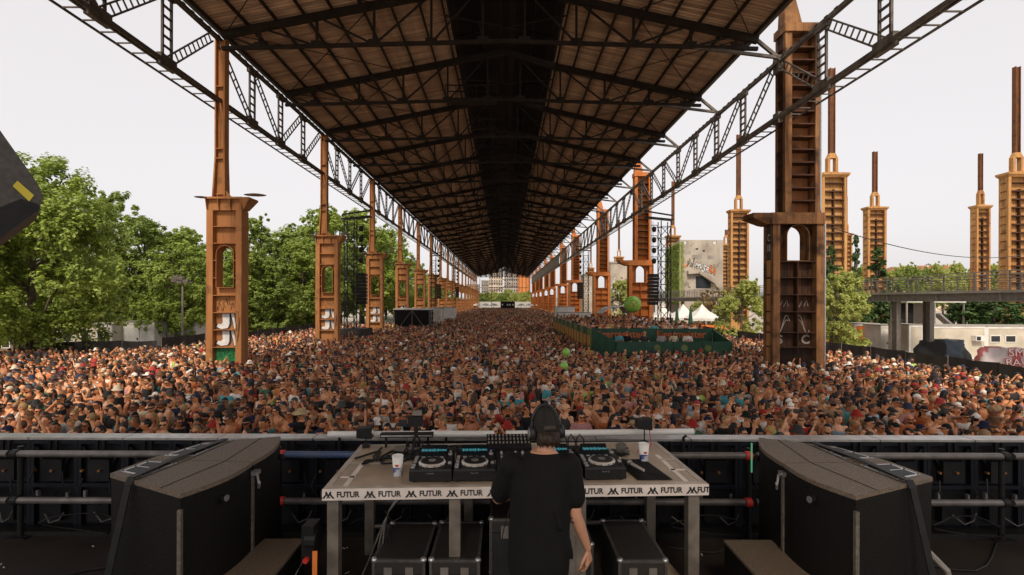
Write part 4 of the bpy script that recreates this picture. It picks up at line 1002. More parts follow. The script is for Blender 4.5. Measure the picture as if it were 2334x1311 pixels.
cabin(-12.3, -9, 69, 72, 0, 3.4, m_beige, 'bar_hut', 'pale bar hut behind the black platform', 'hut')
cabin(-12.2, -8.6, 82, 86, 0, 3.4, m_white, 'bar_hut', 'white bar hut behind the pale one', 'hut')
cabin(9.3, 12.8, 88, 91, 0, 3.5, m_white, 'bar_hut', 'long white bar hut beside the rusty columns', 'hut'); cabin(7.5, 12.2, 68, 70, 0, 2.9, m_white, 'bar_hut', 'low white bar counter behind the terrace', 'hut')
# far stage box and umbrellas
fb = empty('sound_booth', (1.5, 205, 0), 'small black booth with pale screens at the far end of the crowd', 'booth')
obj('front', MB().box(-1.7, 4.4, 205, 207, 0, 4.4), m_blk, fb)
for x in (-1.2, 1.0, 2.0, 3.3): obj('screen', MB().box(x, x+.6, 204.9, 204.99, 2.7, 3.4), m_white, fb)
um = MB().lathe([(2.0, 0), (1.4, .5), (.6, .85), (.05, 1.0)], (0,0,2.6), 8); umm = um.mesh('umbrella_canopy', m_white); pol = MB().tube([(0,0,0), (0,0,2.7)], .06, 6).mesh('umbrella_pole', m_grey)
for k, x in enumerate([-16, -12, -8.5, -4.8, 7.5, 11.2, 15]):
    u = empty('market_umbrella', (x, 210+rt.uniform(-4, 4), 0), 'white market umbrella at the far end of the hall', 'umbrella', 'market umbrellas at the far end'); inst('canopy', umm, u); inst('pole', pol, u)
# ------------------------------------------------------------------ terrace
ter = empty('terrace', (9.5, PLY0, 0), 'raised green terrace with orange gothic lettering, full of guests', 'terrace')
obj('deck', MB().box(PLX0, PLX1+.4, PLY0+.1, PLY1, ZUP-.15, ZUP), m_stage, ter); obj('skirt', MB().box(PLX0+.1, PLX1+.3, PLY0+.2, PLY1-.1, 0, ZUP-.15), m_blkmatte, ter)
def hoard(a, b, y, z0, z1, nm='hoarding_panel', n=4, mat=None):
    for k in range(n): obj(nm, MB().box(a+(b-a)*k/n+.01, a+(b-a)*(k+1)/n-.01, y, y+.06, z0, z1), mat or m_green, ter)
XB = 13.2; YF = PLY0-1.9
hoard(PLX0, XB, PLY0, 1.0, 2.8, n=5)
hoard(6.6, 13.5, YF, .1, 2.12, n=4); obj('lower_deck', MB().box(6.6, 13.5, YF+.1, PLY0-.05, .0, ZLOW), m_green, ter)
obj('ramp_panel', MB().hexa([(XB, PLY0, .3), (13.5, YF, .3), (13.56, YF, .3), (XB+.06, PLY0, .3)], [(XB, PLY0, 2.75), (13.5, YF, 2.1), (13.56, YF, 2.1), (XB+.06, PLY0, 2.75)]), m_green, ter)
obj('ramp_panel', MB().hexa([(PLX0, PLY0, .1), (6.6, YF, .1), (6.66, YF, .1), (PLX0+.06, PLY0, .1)], [(PLX0, PLY0, 2.78), (6.6, YF, 2.12), (6.66, YF, 2.12), (PLX0+.06, PLY0, 2.78)]), m_green, ter)
N_ = 16
m_orban = M('orange_banner', (.55,.24,.05), .6)
for k in range(N_):
    ya, yb = PLY0+.1+(PLY1-PLY0-.5)*k/N_, PLY0+.1+(PLY1-PLY0-.5)*(k+1)/N_
    obj('side_hoarding', MB().box(PLX0-.05, PLX0+.02, ya+.02, yb-.02, .8, 2.78), m_green if k % 2 else m_olive, ter)
    obj('orange_panel', MB().box(PLX0-.08, PLX0-.055, ya+.25, yb-.25, 1.5, 2.3), m_orban, ter)
    obj('rail_post', MB().box(PLX0-.03, PLX0+.03, ya-.03, ya+.03, 2.78, 2.88), m_grey, ter)
for x in (7.3, 11.2): put_text('lettering', 'J\u00e4germeister', .62, m_txtorange, ter, (x, PLY0-.02, 2.42), off=.01, sc=(1.0,1.05,1))
for x in (9.1, 10.7, 12.1): obj('round_emblem', MB().tube([(x, YF-.03, 1.75), (x, YF-.01, 1.75)], .2, 18), m_olive, ter)
rg = random.Random(77)
for x, y, c, w_ in [(7.0, PLY0-1.2, 'turquoise', ''), (7.5, PLY0-.9, 'black', ''), (8.6, PLY0-1.0, 'dark grey', ''), (9.6, PLY0-1.1, 'pale grey', ''), (10.4, PLY0-1.0, 'cream', ''), (11.2, PLY0-1.1, 'white', '')]:
    o = outfit(rg); o.update(top='tee', tc=[t for t in TOPS if t[0] == c][0], pose=rg.choice([0,1,5,6]), hat='bucket' if x in (11.2, 9.6) else o['hat'])
    make_person(o, (x, y, ZLOW), rg.uniform(-.4, .4), 1, 'person in a %s t-shirt%s on the lower terrace step' % (c, ' and bucket hat' if o['hat'] == 'bucket' else ' and cap' if o['hat'] == 'cap' else ' and straw hat' if o['hat'] else ''))
o = outfit(rg); o.update(top='tee', tc=TOPS[2], pose=0, hat='cap', hatc=TOPS[0], shorts=False, pc=(.6,.56,.5))
make_person(o, (-29.4*27.5/27.5, 27.6, .3), .9, 1.02, 'person in white t-shirt, cap and cream trousers standing by the brown kiosk')
for i, (px, py_, c) in enumerate([(2187, 835, 'white'), (2165, 845, 'black'), (2080, 810, 'cream'), (1985, 800, 'pale grey')]):
    o = outfit(rg); o.update(top='tee', tc=[t for t in TOPS if t[0] == c][0], pose=[6,0,9,1][i], hat=None, glasses=i == 0)
    Y = 2.75*F/(py_-VY); make_person(o, (min((px-VX)*Y/F, 20.1), Y, 0), .3, 1.03, 'person in a %s t-shirt against the black fence, %s' % (c, POSES[o['pose']][8]))
# balloons
m_lime = M('lime_balloon', (.32,.62,.1), .35, (.28,.56,.08), 1); m_gold = M('gold_print', (.42,.25,.03), .5)
def balloon(px, py_, Y, r_, mat, label, string=True, big=False):
    c = P(px, py_, Y); root = empty('balloon', tuple(c - Vector((0,0,r_))), label, 'balloon')
    e = MB().ell(c, (r_, r_, r_*(1.0 if big else 1.12)), 24, 16); b = obj('skin', e, mat, root, smooth=True)
    if not big: obj('knot', MB().lathe([(.01, 0), (.03, -.05), (.005, -.06)], tuple(c - Vector((0,0,r_*1.1))), 8), mat, root)
    if string: obj('string', MB().tube([tuple(c - Vector((0,0,r_*1.1))), tuple(c - Vector((-.1,0,r_*1.1+.5))), tuple(c - Vector((-.35,0,r_*1.1+1.2)))], .006, 4), m_white, root)
    return root, c
b, c = balloon(1442, 693, 42, .73, m_lime, 'huge lime green balloon with a gold stag emblem above the terrace', False, True)
obj('tether', MB().tube([tuple(c-Vector((0,0,.7))), (c.x, c.y, ZUP+.02)], .02, 6), m_white, b)
def on_ball(u, v, lift=1.004): u *= .63; v *= .63; return c + Vector((u, -math.sqrt(max(.0, .73**2-u*u-v*v)), v))*lift
em = MB(); em.tube([tuple(on_ball(-.12+.55*math.cos(t), .05+.5*math.sin(t))) for t in [k*.2618 for k in range(25)]], .03, 5)
for s in (-1, 1):
    em.tube([tuple(on_ball(-.12+s*u, v)) for u, v in ((.06,-.05),(.2,.08),(.3,.25),(.22,.42))], .022, 5); em.tube([tuple(on_ball(-.12+s*u, v)) for u, v in ((.2,.08),(.36,.12))], .022, 5); em.tube([tuple(on_ball(-.12+s*u, v)) for u, v in ((.12,.02),(.12,.22))], .022, 5)
em.tube([tuple(on_ball(-.12, v)) for v in (-.02, -.15, -.32)], [.08, .07, .03], 6); obj('emblem', em, m_gold, b)
balloon(1291, 803, 24, .19, m_lime, 'lime green balloon floating alone above the crowd'); balloon(1286, 835, 21, .18, m_lime, 'lime green balloon touching an orange one above the crowd'); balloon(1278, 845, 20.9, .15, M('coral_balloon', (.7,.2,.1), .4), 'coral orange balloon below a lime one', False)
balloon(1787, 792, 27, .17, m_white, 'white balloon on a string in front of the stencilled column')
# tents and closed parasols behind the terrace
def tent(px, Y, w_, hp, label):
    x = pA(px, Y); root = empty('peaked_tent', (x, Y, 0), label, 'tent'); s = w_/2; m = MB(); n = 8
    prof = [(s, 2.75), (s*.6, 2.75+hp*.22), (s*.3, 2.75+hp*.5), (s*.1, 2.75+hp*.82), (.02, 2.75+hp)]
    for (r0, z0), (r1, z1) in zip(prof, prof[1:]): m.add([(x+a*r0, Y+b*r0, z0) for a, b in ((-1,-1),(1,-1),(1,1),(-1,1))] + [(x+a*r1, Y+b*r1, z1) for a, b in ((-1,-1),(1,-1),(1,1),(-1,1))], [(0,1,5,4),(1,2,6,5),(2,3,7,6),(3,0,4,7)])
    obj('canopy', m, m_white, root); obj('valance', MB().box(x-s, x+s, Y-s-.02, Y-s+.02, 2.5, 2.77), m_white, root)
    obj('counter', MB().box(x-s, x+s, Y-s, Y-s+.1, 0, 2.1), m_orange, root)
    for a in (-1, 1): obj('leg', MB().box(x+a*s-.04, x+a*s+.04, Y-s-.05, Y-s+.03, 0, 2.5), m_alu, root)
tent(1600, 52, 3.7, 1.5, 'white peaked tent with orange counter beside the bright green trees'); tent(1557, 54, 3.4, 1.5, 'white peaked tent between two closed parasols'); tent(1511, 56, 3.4, 1.3, 'white peaked tent behind the lattice speaker tower')
for px, Y, lab in ((1543, 49, 'closed dark green parasol before the speaker tower tents'), (1574, 49, 'closed dark green parasol between the white peaked tents')):
    x = pA(px, Y); p_ = empty('closed_parasol', (x, Y, 0), lab, 'parasol'); obj('cloth', MB().lathe([(.32, 1.2), (.25, 2.2), (.12, 3.6), (.03, 4.1)], (x, Y, 0), 10), m_green, p_); obj('pole', MB().tube([(x, Y, 0), (x, Y, 1.3)], .05, 6), m_grey, p_)
wc = MB(); prof = [(-2.6, 0), (-1.7, .55), (-.8, .8), (0, .62), (.8, .95), (1.7, .7), (2.6, 0)]
for (a, za), (b_, zb) in zip(prof, prof[1:]): wc.hexa([(a,-2,za-.06),(b_,-2,zb-.06),(b_,2,zb-.06),(a,2,za-.06)], [(a,-2,za),(b_,-2,zb),(b_,2,zb),(a,2,za)])
wcm = wc.mesh('canopy', m_white)
u = empty('white_canopy', (pA(1398, 47), 47, ZUP), 'low white stretched canopy on the terrace beside the green balloon', 'canopy'); inst('cloth', wcm, u, (0,0,2.0), sc=(.53,.8,.75))
for a in (-1.2, 1.2):
    for b_ in (-1.3, 1.3): obj('pole', MB().tube([(u.location.x+a, 47+b_, ZUP), (u.location.x+a, 47+b_, ZUP+2.05)], .04, 6), m_grey, u)
# ------------------------------------------------------------------ concrete ruin with ivy
CX0, CX1, CY = pA(1552, 130), pA(1648, 130), 130; ZT = P(0, 546, 130).z + FT*1.0*0
ru = empty('concrete_ruin', ((CX0+CX1)/2, CY, 0), 'tall bare concrete ruin with ivy side and graffiti', 'ruin')
wl = MB()
xs_ = [CX0, CX0+.8, CX0+1.6, CX1-2.6, CX1-1.8, CX1]; 
wl.box(CX0, CX1, CY, CY+.4, 0, ZT-1.1); wl.box(CX0, CX1, CY, CY+.4, ZT-.35, ZT)
for a, b_ in ((xs_[0], xs_[1]), (xs_[2], xs_[3]), (xs_[4], xs_[5])): wl.box(a, b_, CY, CY+.4, ZT-1.1, ZT-.35)
wl.hexa([(CX0-.4,CY,0),(CX0,CY,0),(CX0,CY+11,0),(CX0-.4,CY+11,0)], [(CX0-.4,CY,ZT),(CX0,CY,ZT),(CX0,CY+11,ZT-1.0),(CX0-.4,CY+11,ZT-1.0)]); wl.box(CX1-.4, CX1, CY+.4, CY+10, 0, ZT-1.2)
obj('wall', wl, m_conc, ru)
for a, z, s1, s2 in ((3.9, ZT-2.2, .7, .45), (5.8, ZT-2.7, .6, .45), (2.6, ZT-1.4, .25, .25), (6.9, ZT-.9, .2, .3), (3.0, ZT-.9, .2, .2), (6.9, ZT-1.6, .2, .2)): obj('opening', MB().box(CX0+a, CX0+a+s1, CY-.02, CY+.02, z-s2, z), m_glass, ru)
for a, b_, z0, z1 in ((3.0, 5.6, ZT-5.0, ZT-4.0), (7.2, 9.0, ZT-5.1, ZT-4.2), (.8, 2.6, ZT-3.6, ZT-3.0)): obj('patched_panel', MB().box(CX0+a, CX0+b_, CY-.06, CY, z0, z1), m_concd, ru)
obj('stair', MB().beam((CX0+1.5, CY-.8, ZT-8.8), (CX0+4.5, CY-.8, ZT-8.6), 1.2, .9, (0,0,1)).beam((CX0+4.5, CY-.8, ZT-8.6), (CX0+9, CY-.8, ZT-11.5), 1.2, .9), m_conc, ru); obj('opening', MB().box(CX0+4, CX0+8, CY-.05, CY, ZT-13, ZT-9.8), m_glass, ru)
rgx = random.Random(15); xx = CX0+4.3
for k, ch in enumerate('MNSRKA'):
    rot = (R(90), R(14+rgx.uniform(-16, 16)), 0); s_ = rgx.uniform(1.7, 2.4); zz = ZT-7.0-.28*(xx-CX0-4)+rgx.uniform(-.3, .3)
    put_text('graffiti_letter', ch, s_, m_txtblk, ru, (xx, CY-.05, zz), rot, off=.14, sc=(.8, 1.1, 1)); put_text('graffiti_letter', ch, s_, m_txtwht if k < 4 else m_orange, ru, (xx, CY-.08, zz), rot, off=.02, sc=(.8, 1.1, 1)); xx += rgx.uniform(.85, 1.05)
scribble(ru, CX0+1.6, CX0+3.6, ZT-7.2, ZT-5.2, CY-.05, 5, m_txtblk, .1); scribble(ru, CX0+.3, CX0+1.6, ZT-7.6, ZT-6.4, CY-.05, 2, m_orange, .16); scribble(ru, CX0+.4, CX0+2.4, ZT-13, ZT-11, CY-.05, 5, m_concd, .12); scribble(ru, CX0+8.5, CX0+10.5, ZT-7.5, ZT-6, CY-.05, 4, m_concd, .1)
for k in range(14): xq = CX0+rgx.uniform(.3, 10.8); obj('board_mark', MB().box(xq, xq+.06, CY-.012, CY, ZT-rgx.uniform(4, 9), ZT-rgx.uniform(.2, 3)), m_concd, ru)
iv = MB(); ri = random.Random(9)
for k in range(9000):
    y = CY + ri.uniform(-.3, 11); z = ri.uniform(4, ZT - .6 - (y-CY)*.09); leaf(iv, Vector((CX0-.45-ri.uniform(0,.35), y, z)), Vector((-1, ri.gauss(0,.5), .5+ri.gauss(0,.4))), ri.uniform(.25,.5), ri)
for k in range(500): z = ri.uniform(4, ZT-.6); leaf(iv, Vector((CX0+abs(ri.gauss(0,.35)), CY-.1, z)), Vector((0,-1,.4)), .4, ri)
tag(obj('ivy', iv, m_leaf, ru), kind='stuff')
ru.location = (ru.location.x*K, ru.location.y*K, DZ); ru.scale = (K, K, K)
obj('footing', MB().box(CX0, CX1, CY+.02, CY+.42, -FT, 0).box(CX0-.4, CX0, CY, CY+11, -FT, 0).mesh('footing', m_conc, ((CX0+CX1)/2, CY, 0)), None, ru)
# grey concrete walls farther off
for px0, px1, yt, Y, lab in ((1391, 1432, 600, 135, 'grey concrete ruin wall with faded graffiti between rusty columns'), (1330, 1352, 628, 150, 'distant grey concrete wall behind the rusty columns'), (1440, 1446, 610, 140, 'narrow grey concrete tower between columns')):
    z = P(0, yt, Y).z; r_ = empty('concrete_wall', (pA(px0, Y), Y, 0), lab, 'ruin'); obj('wall', MB().box(pA(px0, Y), pA(px1, Y), Y, Y+6, 0, z), m_conc, r_); obj('coping', MB().box(pA(px0, Y)-.15, pA(px1, Y)+.15, Y-.2, Y+6.1, z, z+.5), m_concd, r_); scribble(r_, pA(px0, Y)+1, pA(px1, Y)-.5, 6, z-3, Y-.05, 4, m_txtwht, .12)
# ------------------------------------------------------------------ footbridge along X = 35
br = empty('footbridge', (29, 34.5, 0), 'long grey steel footbridge with railing above the cabins', 'bridge')
BX0, BX1 = 27.7, 30.6
obj('deck', MB().box(BX0, BX1, 14, 128, 5.06, 5.2), m_concd, br)
obj('girder', MB().box(BX0+.12, BX0+.2, 14, 128, 4.62, 5.06).box(BX0, BX0+.4, 14, 128, 4.56, 4.62), m_grey, br); obj('girder', MB().box(BX1-.3, BX1-.2, 14, 128, 4.62, 5.06), m_grey, br)
for k in range(28): obj('stiffener', MB().box(BX0+.02, BX0+.12, 15+k*4, 15.06+k*4, 4.63, 5.05), m_grey, br)
pst = MB().box(-.03, .03, -.04, .04, 5.2, 6.25); pstm = pst.mesh('rail_post', m_grey)
for x in (BX0+.05, BX1-.1):
    for k in range(56): inst('rail_post', pstm, br, (x-29, 14.5+k*2.0-34.5, 0))
    for z, t in ((6.24, .055), (6.02, .03), (5.85, .03), (5.7, .022), (5.58, .022), (5.48, .022), (5.38, .022), (5.28, .022)): obj('handrail' if z == 6.24 else 'rail', MB().box(x-t/2-.015, x+t/2+.015, 14, 128, z, z+t), m_grey if z < 6.2 else m_alu, br)
for y in (34.5, 50, 66, 82, 98):
    for x in (BX0+.25, BX1-.3): obj('pier', MB().box(x-.15, x+.15, y-.3, y-.25, 0, 4.6).box(x-.15, x+.15, y+.25, y+.3, 0, 4.6).box(x-.035, x+.035, y-.25, y+.25, 0, 4.6), m_grey, br)
# wire
a, b_ = P(1880, 512, 24.2), P(2400, 560, 45)
w_ = [a.lerp(b_, t/24) - Vector((0,0,1.3*(1-(2*t/24-1)**2))) for t in range(25)]
tag(obj('overhead_cable', MB().tube(w_, .025, 5), m_blk, None, tuple(a)), 'thin black overhead cable strung from the stencilled column to the pylons', 'cable')
# cabins under the footbridge
def W(a, b, c, e, Y): p, q = P(a, e, Y), P(b, c, Y); return (p.x, q.x, p.z, q.z)
c1 = cabin(pA(2119, 38), pA(2247, 38), 38, 40.5, .05, 2.62, m_beige, 'site_cabin', 'beige cabin with air conditioner behind the dark graffiti boulder')
x0, x1, z0, z1 = W(2214, 2236, 762, 774, 38); obj('air_conditioner', MB().box(x0, x1, 37.6, 37.98, z0, z1), m_white, c1); obj('fan', MB().box(x0+.05, x0+.35, 37.58, 37.6, z0+.06, z1-.06), m_glass, c1)
cabin(pA(2248, 38), pA(2400, 38), 38, 40.5, .05, 2.6, m_beige, 'site_cabin', 'beige cabin with two dark windows behind the pink graffiti boulder', wins=[W(2256, 2280, 761, 778, 38), W(2290, 2315, 761, 778, 38)])
c2 = cabin(pA(2072, 37), pA(2104, 37), 37, 39, .05, 2.75, m_beige, 'container', 'plain beige container with a rolled shutter beside the bridge pier', 'container')
for k in range(14): obj('shutter_slat', MB().box(pA(2076, 37), pA(2100, 37), 36.97, 36.998, .3+k*.16, .44+k*.16), m_beige, c2)
cabin(pA(2008, 40), pA(2071, 40), 40, 42, .05, 2.55, m_white, 'container', 'white container with doors behind the bridge pier', 'container', doors=[(pA(2012, 40), pA(2026, 40)), (pA(2052, 40), pA(2068, 40))])
cabin(pA(1948, 42), pA(2004, 42), 42, 44, .3, 2.6, m_orange, 'container', 'orange container beside the bright green tree', 'container')
def boulder(loc, r_, mat, label, seed, tags_):
    root = empty('graffiti_boulder', loc, label, 'boulder'); m = MB(); m.ell((0,0,0), (1,1,1), 28, 18); V = []
    for v in m.v:
        v = Vector(v); n = 1 + .3*noise.noise(v*1.9 + Vector((seed, 0, 0))) + .14*noise.noise(v*4.5+Vector((seed,3,1))); q = v*n; q.z = min(q.z, .72+.12*noise.noise(v*3+Vector((seed,0,9)))); V.append((q.x*r_[0]+loc[0], q.y*r_[1]+loc[1], max(0, q.z*r_[2]+loc[2]+r_[2]*.75)))
    m.v = V; obj('rock', m, mat, root, smooth=True)
    for t_, col, dy, dz, s in tags_:
        for j, (ch, k) in enumerate([(q, i) for i, q in enumerate(t_)]):
            pass
        o1 = put_text('graffiti_letter', t_, s, m_red, root, (loc[0]-.1, loc[1]+dy, dz), (R(84), 0, R(-14)), off=.03); o2 = put_text('graffiti_letter', t_, s, col, root, (loc[0]-.1, loc[1]+dy-.02, dz), (R(84), 0, R(-14)), off=.0)
def splotch(name, cols, scale):
    m, t, b = newmat(name); b.inputs['Roughness'].default_value = .8; v = nd(t, 'ShaderNodeTexVoronoi'); v.inputs['Scale'].default_value = scale; mp = mapped(t, (1,1,.6)); nz = nd(t, 'ShaderNodeTexNoise'); nz.inputs['Scale'].default_value = 2
    t.links.new(mp.outputs[0], nz.inputs[0]); mix_ = nd(t, 'ShaderNodeMix', data_type='RGBA'); mix_.inputs[0].default_value = .35; t.links.new(mp.outputs[0], mix_.inputs[6]); t.links.new(nz.outputs['Color'], mix_.inputs[7]); t.links.new(mix_.outputs[2], v.inputs['Vector'])
    r = nd(t, 'ShaderNodeValToRGB'); r.color_ramp.interpolation = 'CONSTANT'; el = r.color_ramp.elements; el[0].color = (*cols[0], 1); el[1].color = (*cols[1], 1); el[1].position = 1/len(cols)
    for i in range(2, len(cols)): e = el.new(i/len(cols)); e.color = (*cols[i], 1)
    sx = nd(t, 'ShaderNodeSeparateColor'); t.links.new(v.outputs['Color'], sx.inputs[0]); t.links.new(sx.outputs[0], r.inputs[0])
    g2 = nd(t, 'ShaderNodeSeparateXYZ'); t.links.new(mp.outputs[0], g2.inputs[0]); mr = nd(t, 'ShaderNodeMapRange'); mr.inputs[1].default_value = 1.42; mr.inputs[2].default_value = 1.5; ge = nd(t, 'ShaderNodeMath', operation='ADD'); t.links.new(g2.outputs[2], ge.inputs[0]); m3 = nd(t, 'ShaderNodeMath', operation='MULTIPLY'); m3.inputs[1].default_value = .5; t.links.new(nz.outputs[0], m3.inputs[0]); t.links.new(m3.outputs[0], ge.inputs[1]); t.links.new(ge.outputs[0], mr.inputs[0])
    t.links.new(mixc(t, mr, r.outputs[0], (.33,.26,.18)), b.inputs['Base Color']); return m
boulder((29.6, 32.6, 0), (1.45, 1.1, 1.35), splotch('dark_spray_rock', [(.02,.02,.02),(.02,.02,.025),(.06,.08,.1),(.015,.015,.015),(.05,.16,.17),(.03,.03,.03)], .9), 'boulder sprayed black, teal and green under the footbridge', 2, [])
boulder((29.4, 28.4, 0), (1.35, 1.0, 1.25), splotch('pink_spray_rock', [(.6,.5,.48),(.55,.16,.15),(.62,.5,.48),(.4,.07,.07),(.6,.52,.5)], 1.4), 'boulder sprayed with pale pink and red letters beside the fence', 5, [('SMSL', m_txtwht, -1.12, 1.65, .62), ('RAWG', m_txtwht, -1.16, 1.1, .55)])
boulder((27.0, 33.6, 0), (1.7, .9, .75), splotch('grey_spray_rock', [(.3,.26,.2),(.2,.2,.18),(.4,.3,.25),(.12,.1,.1)], 1.2), 'low sprayed boulder beside the black fence and containers', 8, [])
# small stage under the footbridge
YS = 47
ss = empty('small_stage', (40, YS, 0), 'small black stage with stairs seen under the footbridge', 'stage')
obj('screen', MB().box(pA(2052, YS), pA(2082, YS), YS, YS+.3, 2.2, 4.4), m_blkmatte, ss); obj('roof', MB().box(pA(2048, YS), pA(2180, YS), YS-1, YS+3, 4.5, 4.8), m_white, ss); obj('back_wall', MB().box(pA(2115, YS), pA(2195, YS), YS+3, YS+3.4, 0, 4.4), m_conc, ss)
obj('platform', MB().box(pA(2040, YS), pA(2200, YS), YS+1, YS+3, 0, 1.6), m_grey, ss); obj('stair', MB().beam((pA(2125, YS), YS-.5, 3.4), (pA(2200, YS), YS-.5, .6), .8, .16), m_alu, ss)
for x in (2052, 2115, 2180): obj('pole', MB().box(pA(x, YS)-.06, pA(x, YS)+.06, YS-.8, YS-.68, 0, 4.5), m_alu, ss)
# ------------------------------------------------------------------ far houses, far end
def house(px0, px1, yt, yr, Y, label, wall, roofm, nw, nf, flat=False, name='far_house', group=None):
    x0, x1 = pA(px0, Y), pA(px1, Y); zt_, zr = P(0, yt, Y).z, P(0, yr, Y).z; d = max(8, (x1-x0)*.5); root = empty(name, ((x0+x1)/2, Y, 0), label, 'building', group)
    obj('wall', MB().box(x0, x1, Y, Y+d, 0, zt_), wall, root)
    if flat: rf = obj('roof', MB().box(x0-.3, x1+.3, Y-.3, Y+d, zt_, zr), m_concd, root)
    else: rf = obj('roof', MB().hexa([(x0-.6,Y-.6,zt_),(x1+.6,Y-.6,zt_),(x1+.6,Y+d+.6,zt_),(x0-.6,Y+d+.6,zt_)], [(x0+(x1-x0)*.18,Y+d*.45,zr),(x1-(x1-x0)*.18,Y+d*.45,zr),(x1-(x1-x0)*.18,Y+d*.55,zr),(x0+(x1-x0)*.18,Y+d*.55,zr)]), roofm, root); 
    if not flat: obj('chimney', MB().box((x0+x1)/2, (x0+x1)/2+1, Y+d*.3, Y+d*.3+1, zt_, zr+.8), wall, rf)
    for i in range(nw):
        for j in range(nf):
            w_ = (x1-x0)/nw; xx = x0 + w_*(i+.28); zz = zt_ - 3.1*(j+1) + .9
            if zz < 1: continue
            wn = obj('window', MB().box(xx, xx+w_*.44, Y-.08, Y-.01, zz, zz+1.5), m_glass, root)
            if j % 2 == 0 and flat: obj('balcony', MB().box(xx-w_*.15, xx+w_*.6, Y-1.0, Y-.09, zz-1.1, zz-.3), m_concd, root)
m_tile = M('red_roof_tiles', (.33,.12,.06), .8, (.22,.08,.045), 1); m_plaster = M('cream_plaster', (.6,.5,.38), .85, (.5,.4,.3), .4); m_block = M('beige_block', (.5,.42,.33), .85, (.4,.33,.26), .3); m_pale = M('pale_block', (.33,.29,.25), .85, (.26,.225,.195), .3)
house(2037, 2090, 617, 605, 230, 'cream house with red tiled roof beyond the footbridge, by itself', m_plaster, m_tile, 4, 2); house(2098, 2145, 613, 602, 260, 'cream house with long red roof behind distant trees', m_plaster, m_tile, 4, 2); house(2140, 2200, 612, 601, 270, 'second cream house with red roof next to the slim pylon', m_plaster, m_tile, 5, 2)
for a in [(1097, 1114, 641, 639, 470, 'grey apartment block at the far left of the hall end', m_pale, None, 4, 9, True), (1114, 1146, 622, 620, 450, 'beige apartment block with balconies at the hall end', m_block, None, 6, 12, True), (1149, 1180, 612, 610, 440, 'pale apartment block with white edge at the hall end', m_pale, None, 6, 13, True), (1062, 1092, 650, 648, 480, 'grey apartment block past the ochre columns', m_pale, None, 5, 8, True)]: house(*a, name='apartment_block')
si = empty('orange_silo', (pA(1194, 400), 400, 0), 'round orange brick silo at the end of the hall', 'silo'); r_ = 14*400/F
obj('drum', MB().lathe([(r_, 0), (r_, 28), (r_*.98, 28.4)], (pA(1194, 400), 400, 0), 28), M('orange_brick', (.55,.2,.06), .8, (.45,.15,.04), .4), si, smooth=False)
for k in range(10): a = 2*math.pi*k/10; obj('pilaster', MB().box(pA(1194, 400)+math.cos(a)*r_-.25, pA(1194, 400)+math.cos(a)*r_+.25, 400+math.sin(a)*r_-.25, 400+math.sin(a)*r_+.25, 0, 28), m_pyl_rib, si)
eg = empty('end_frame', (0, 371, 0), 'thin rusty lattice frame closing the far end of the hall', 'frame')
for a, b_ in (((-19, 371, 15), (18, 371, 15)), ((-19, 371, 8), (-2, 371, 15)), ((-2, 371, 22), (4, 371, 18)), ((4, 371, 18), (-2, 371, 15)), ((-19, 371, 22), (-19, 371, 0)), ((-2, 371, 15), (8, 371, 2)), ((-10, 371, 0), (-10, 371, 22)), ((6, 371, 15), (6, 371, 25))): obj('member', MB().beam(a, b_, .35), m_pyl_rib, eg)
eg.location = (0, 371*K, DZ); eg.scale = (K, K, K)
obj('embankment', MB().hexa([(-30,285,0),(60,285,0),(60,380,0),(-30,380,0)], [(-30,305,4.2),(60,305,4.2),(60,380,4.2),(-30,380,4.2)]), m_concd)
bpy.data.objects['embankment']['kind'] = 'structure'
hl = MB(); hv = []
for i in range(61):
    x = -1500 + i*60; h = 60 + 45*noise.noise(Vector((i*.17, 3, 0))) + 18*noise.noise(Vector((i*.6, 1, 0))); hv.append((x, 2600, max(4, h if x > 300 else 25)))
hl.v = hv + [(x, 2500, -1) for x, _, _ in hv]; hl.f = [(i, i+1, i+62, i+61) for i in range(60)]
tag(obj('hills', hl, M('hill_haze_green', (.2,.23,.22), .9)), kind='structure')
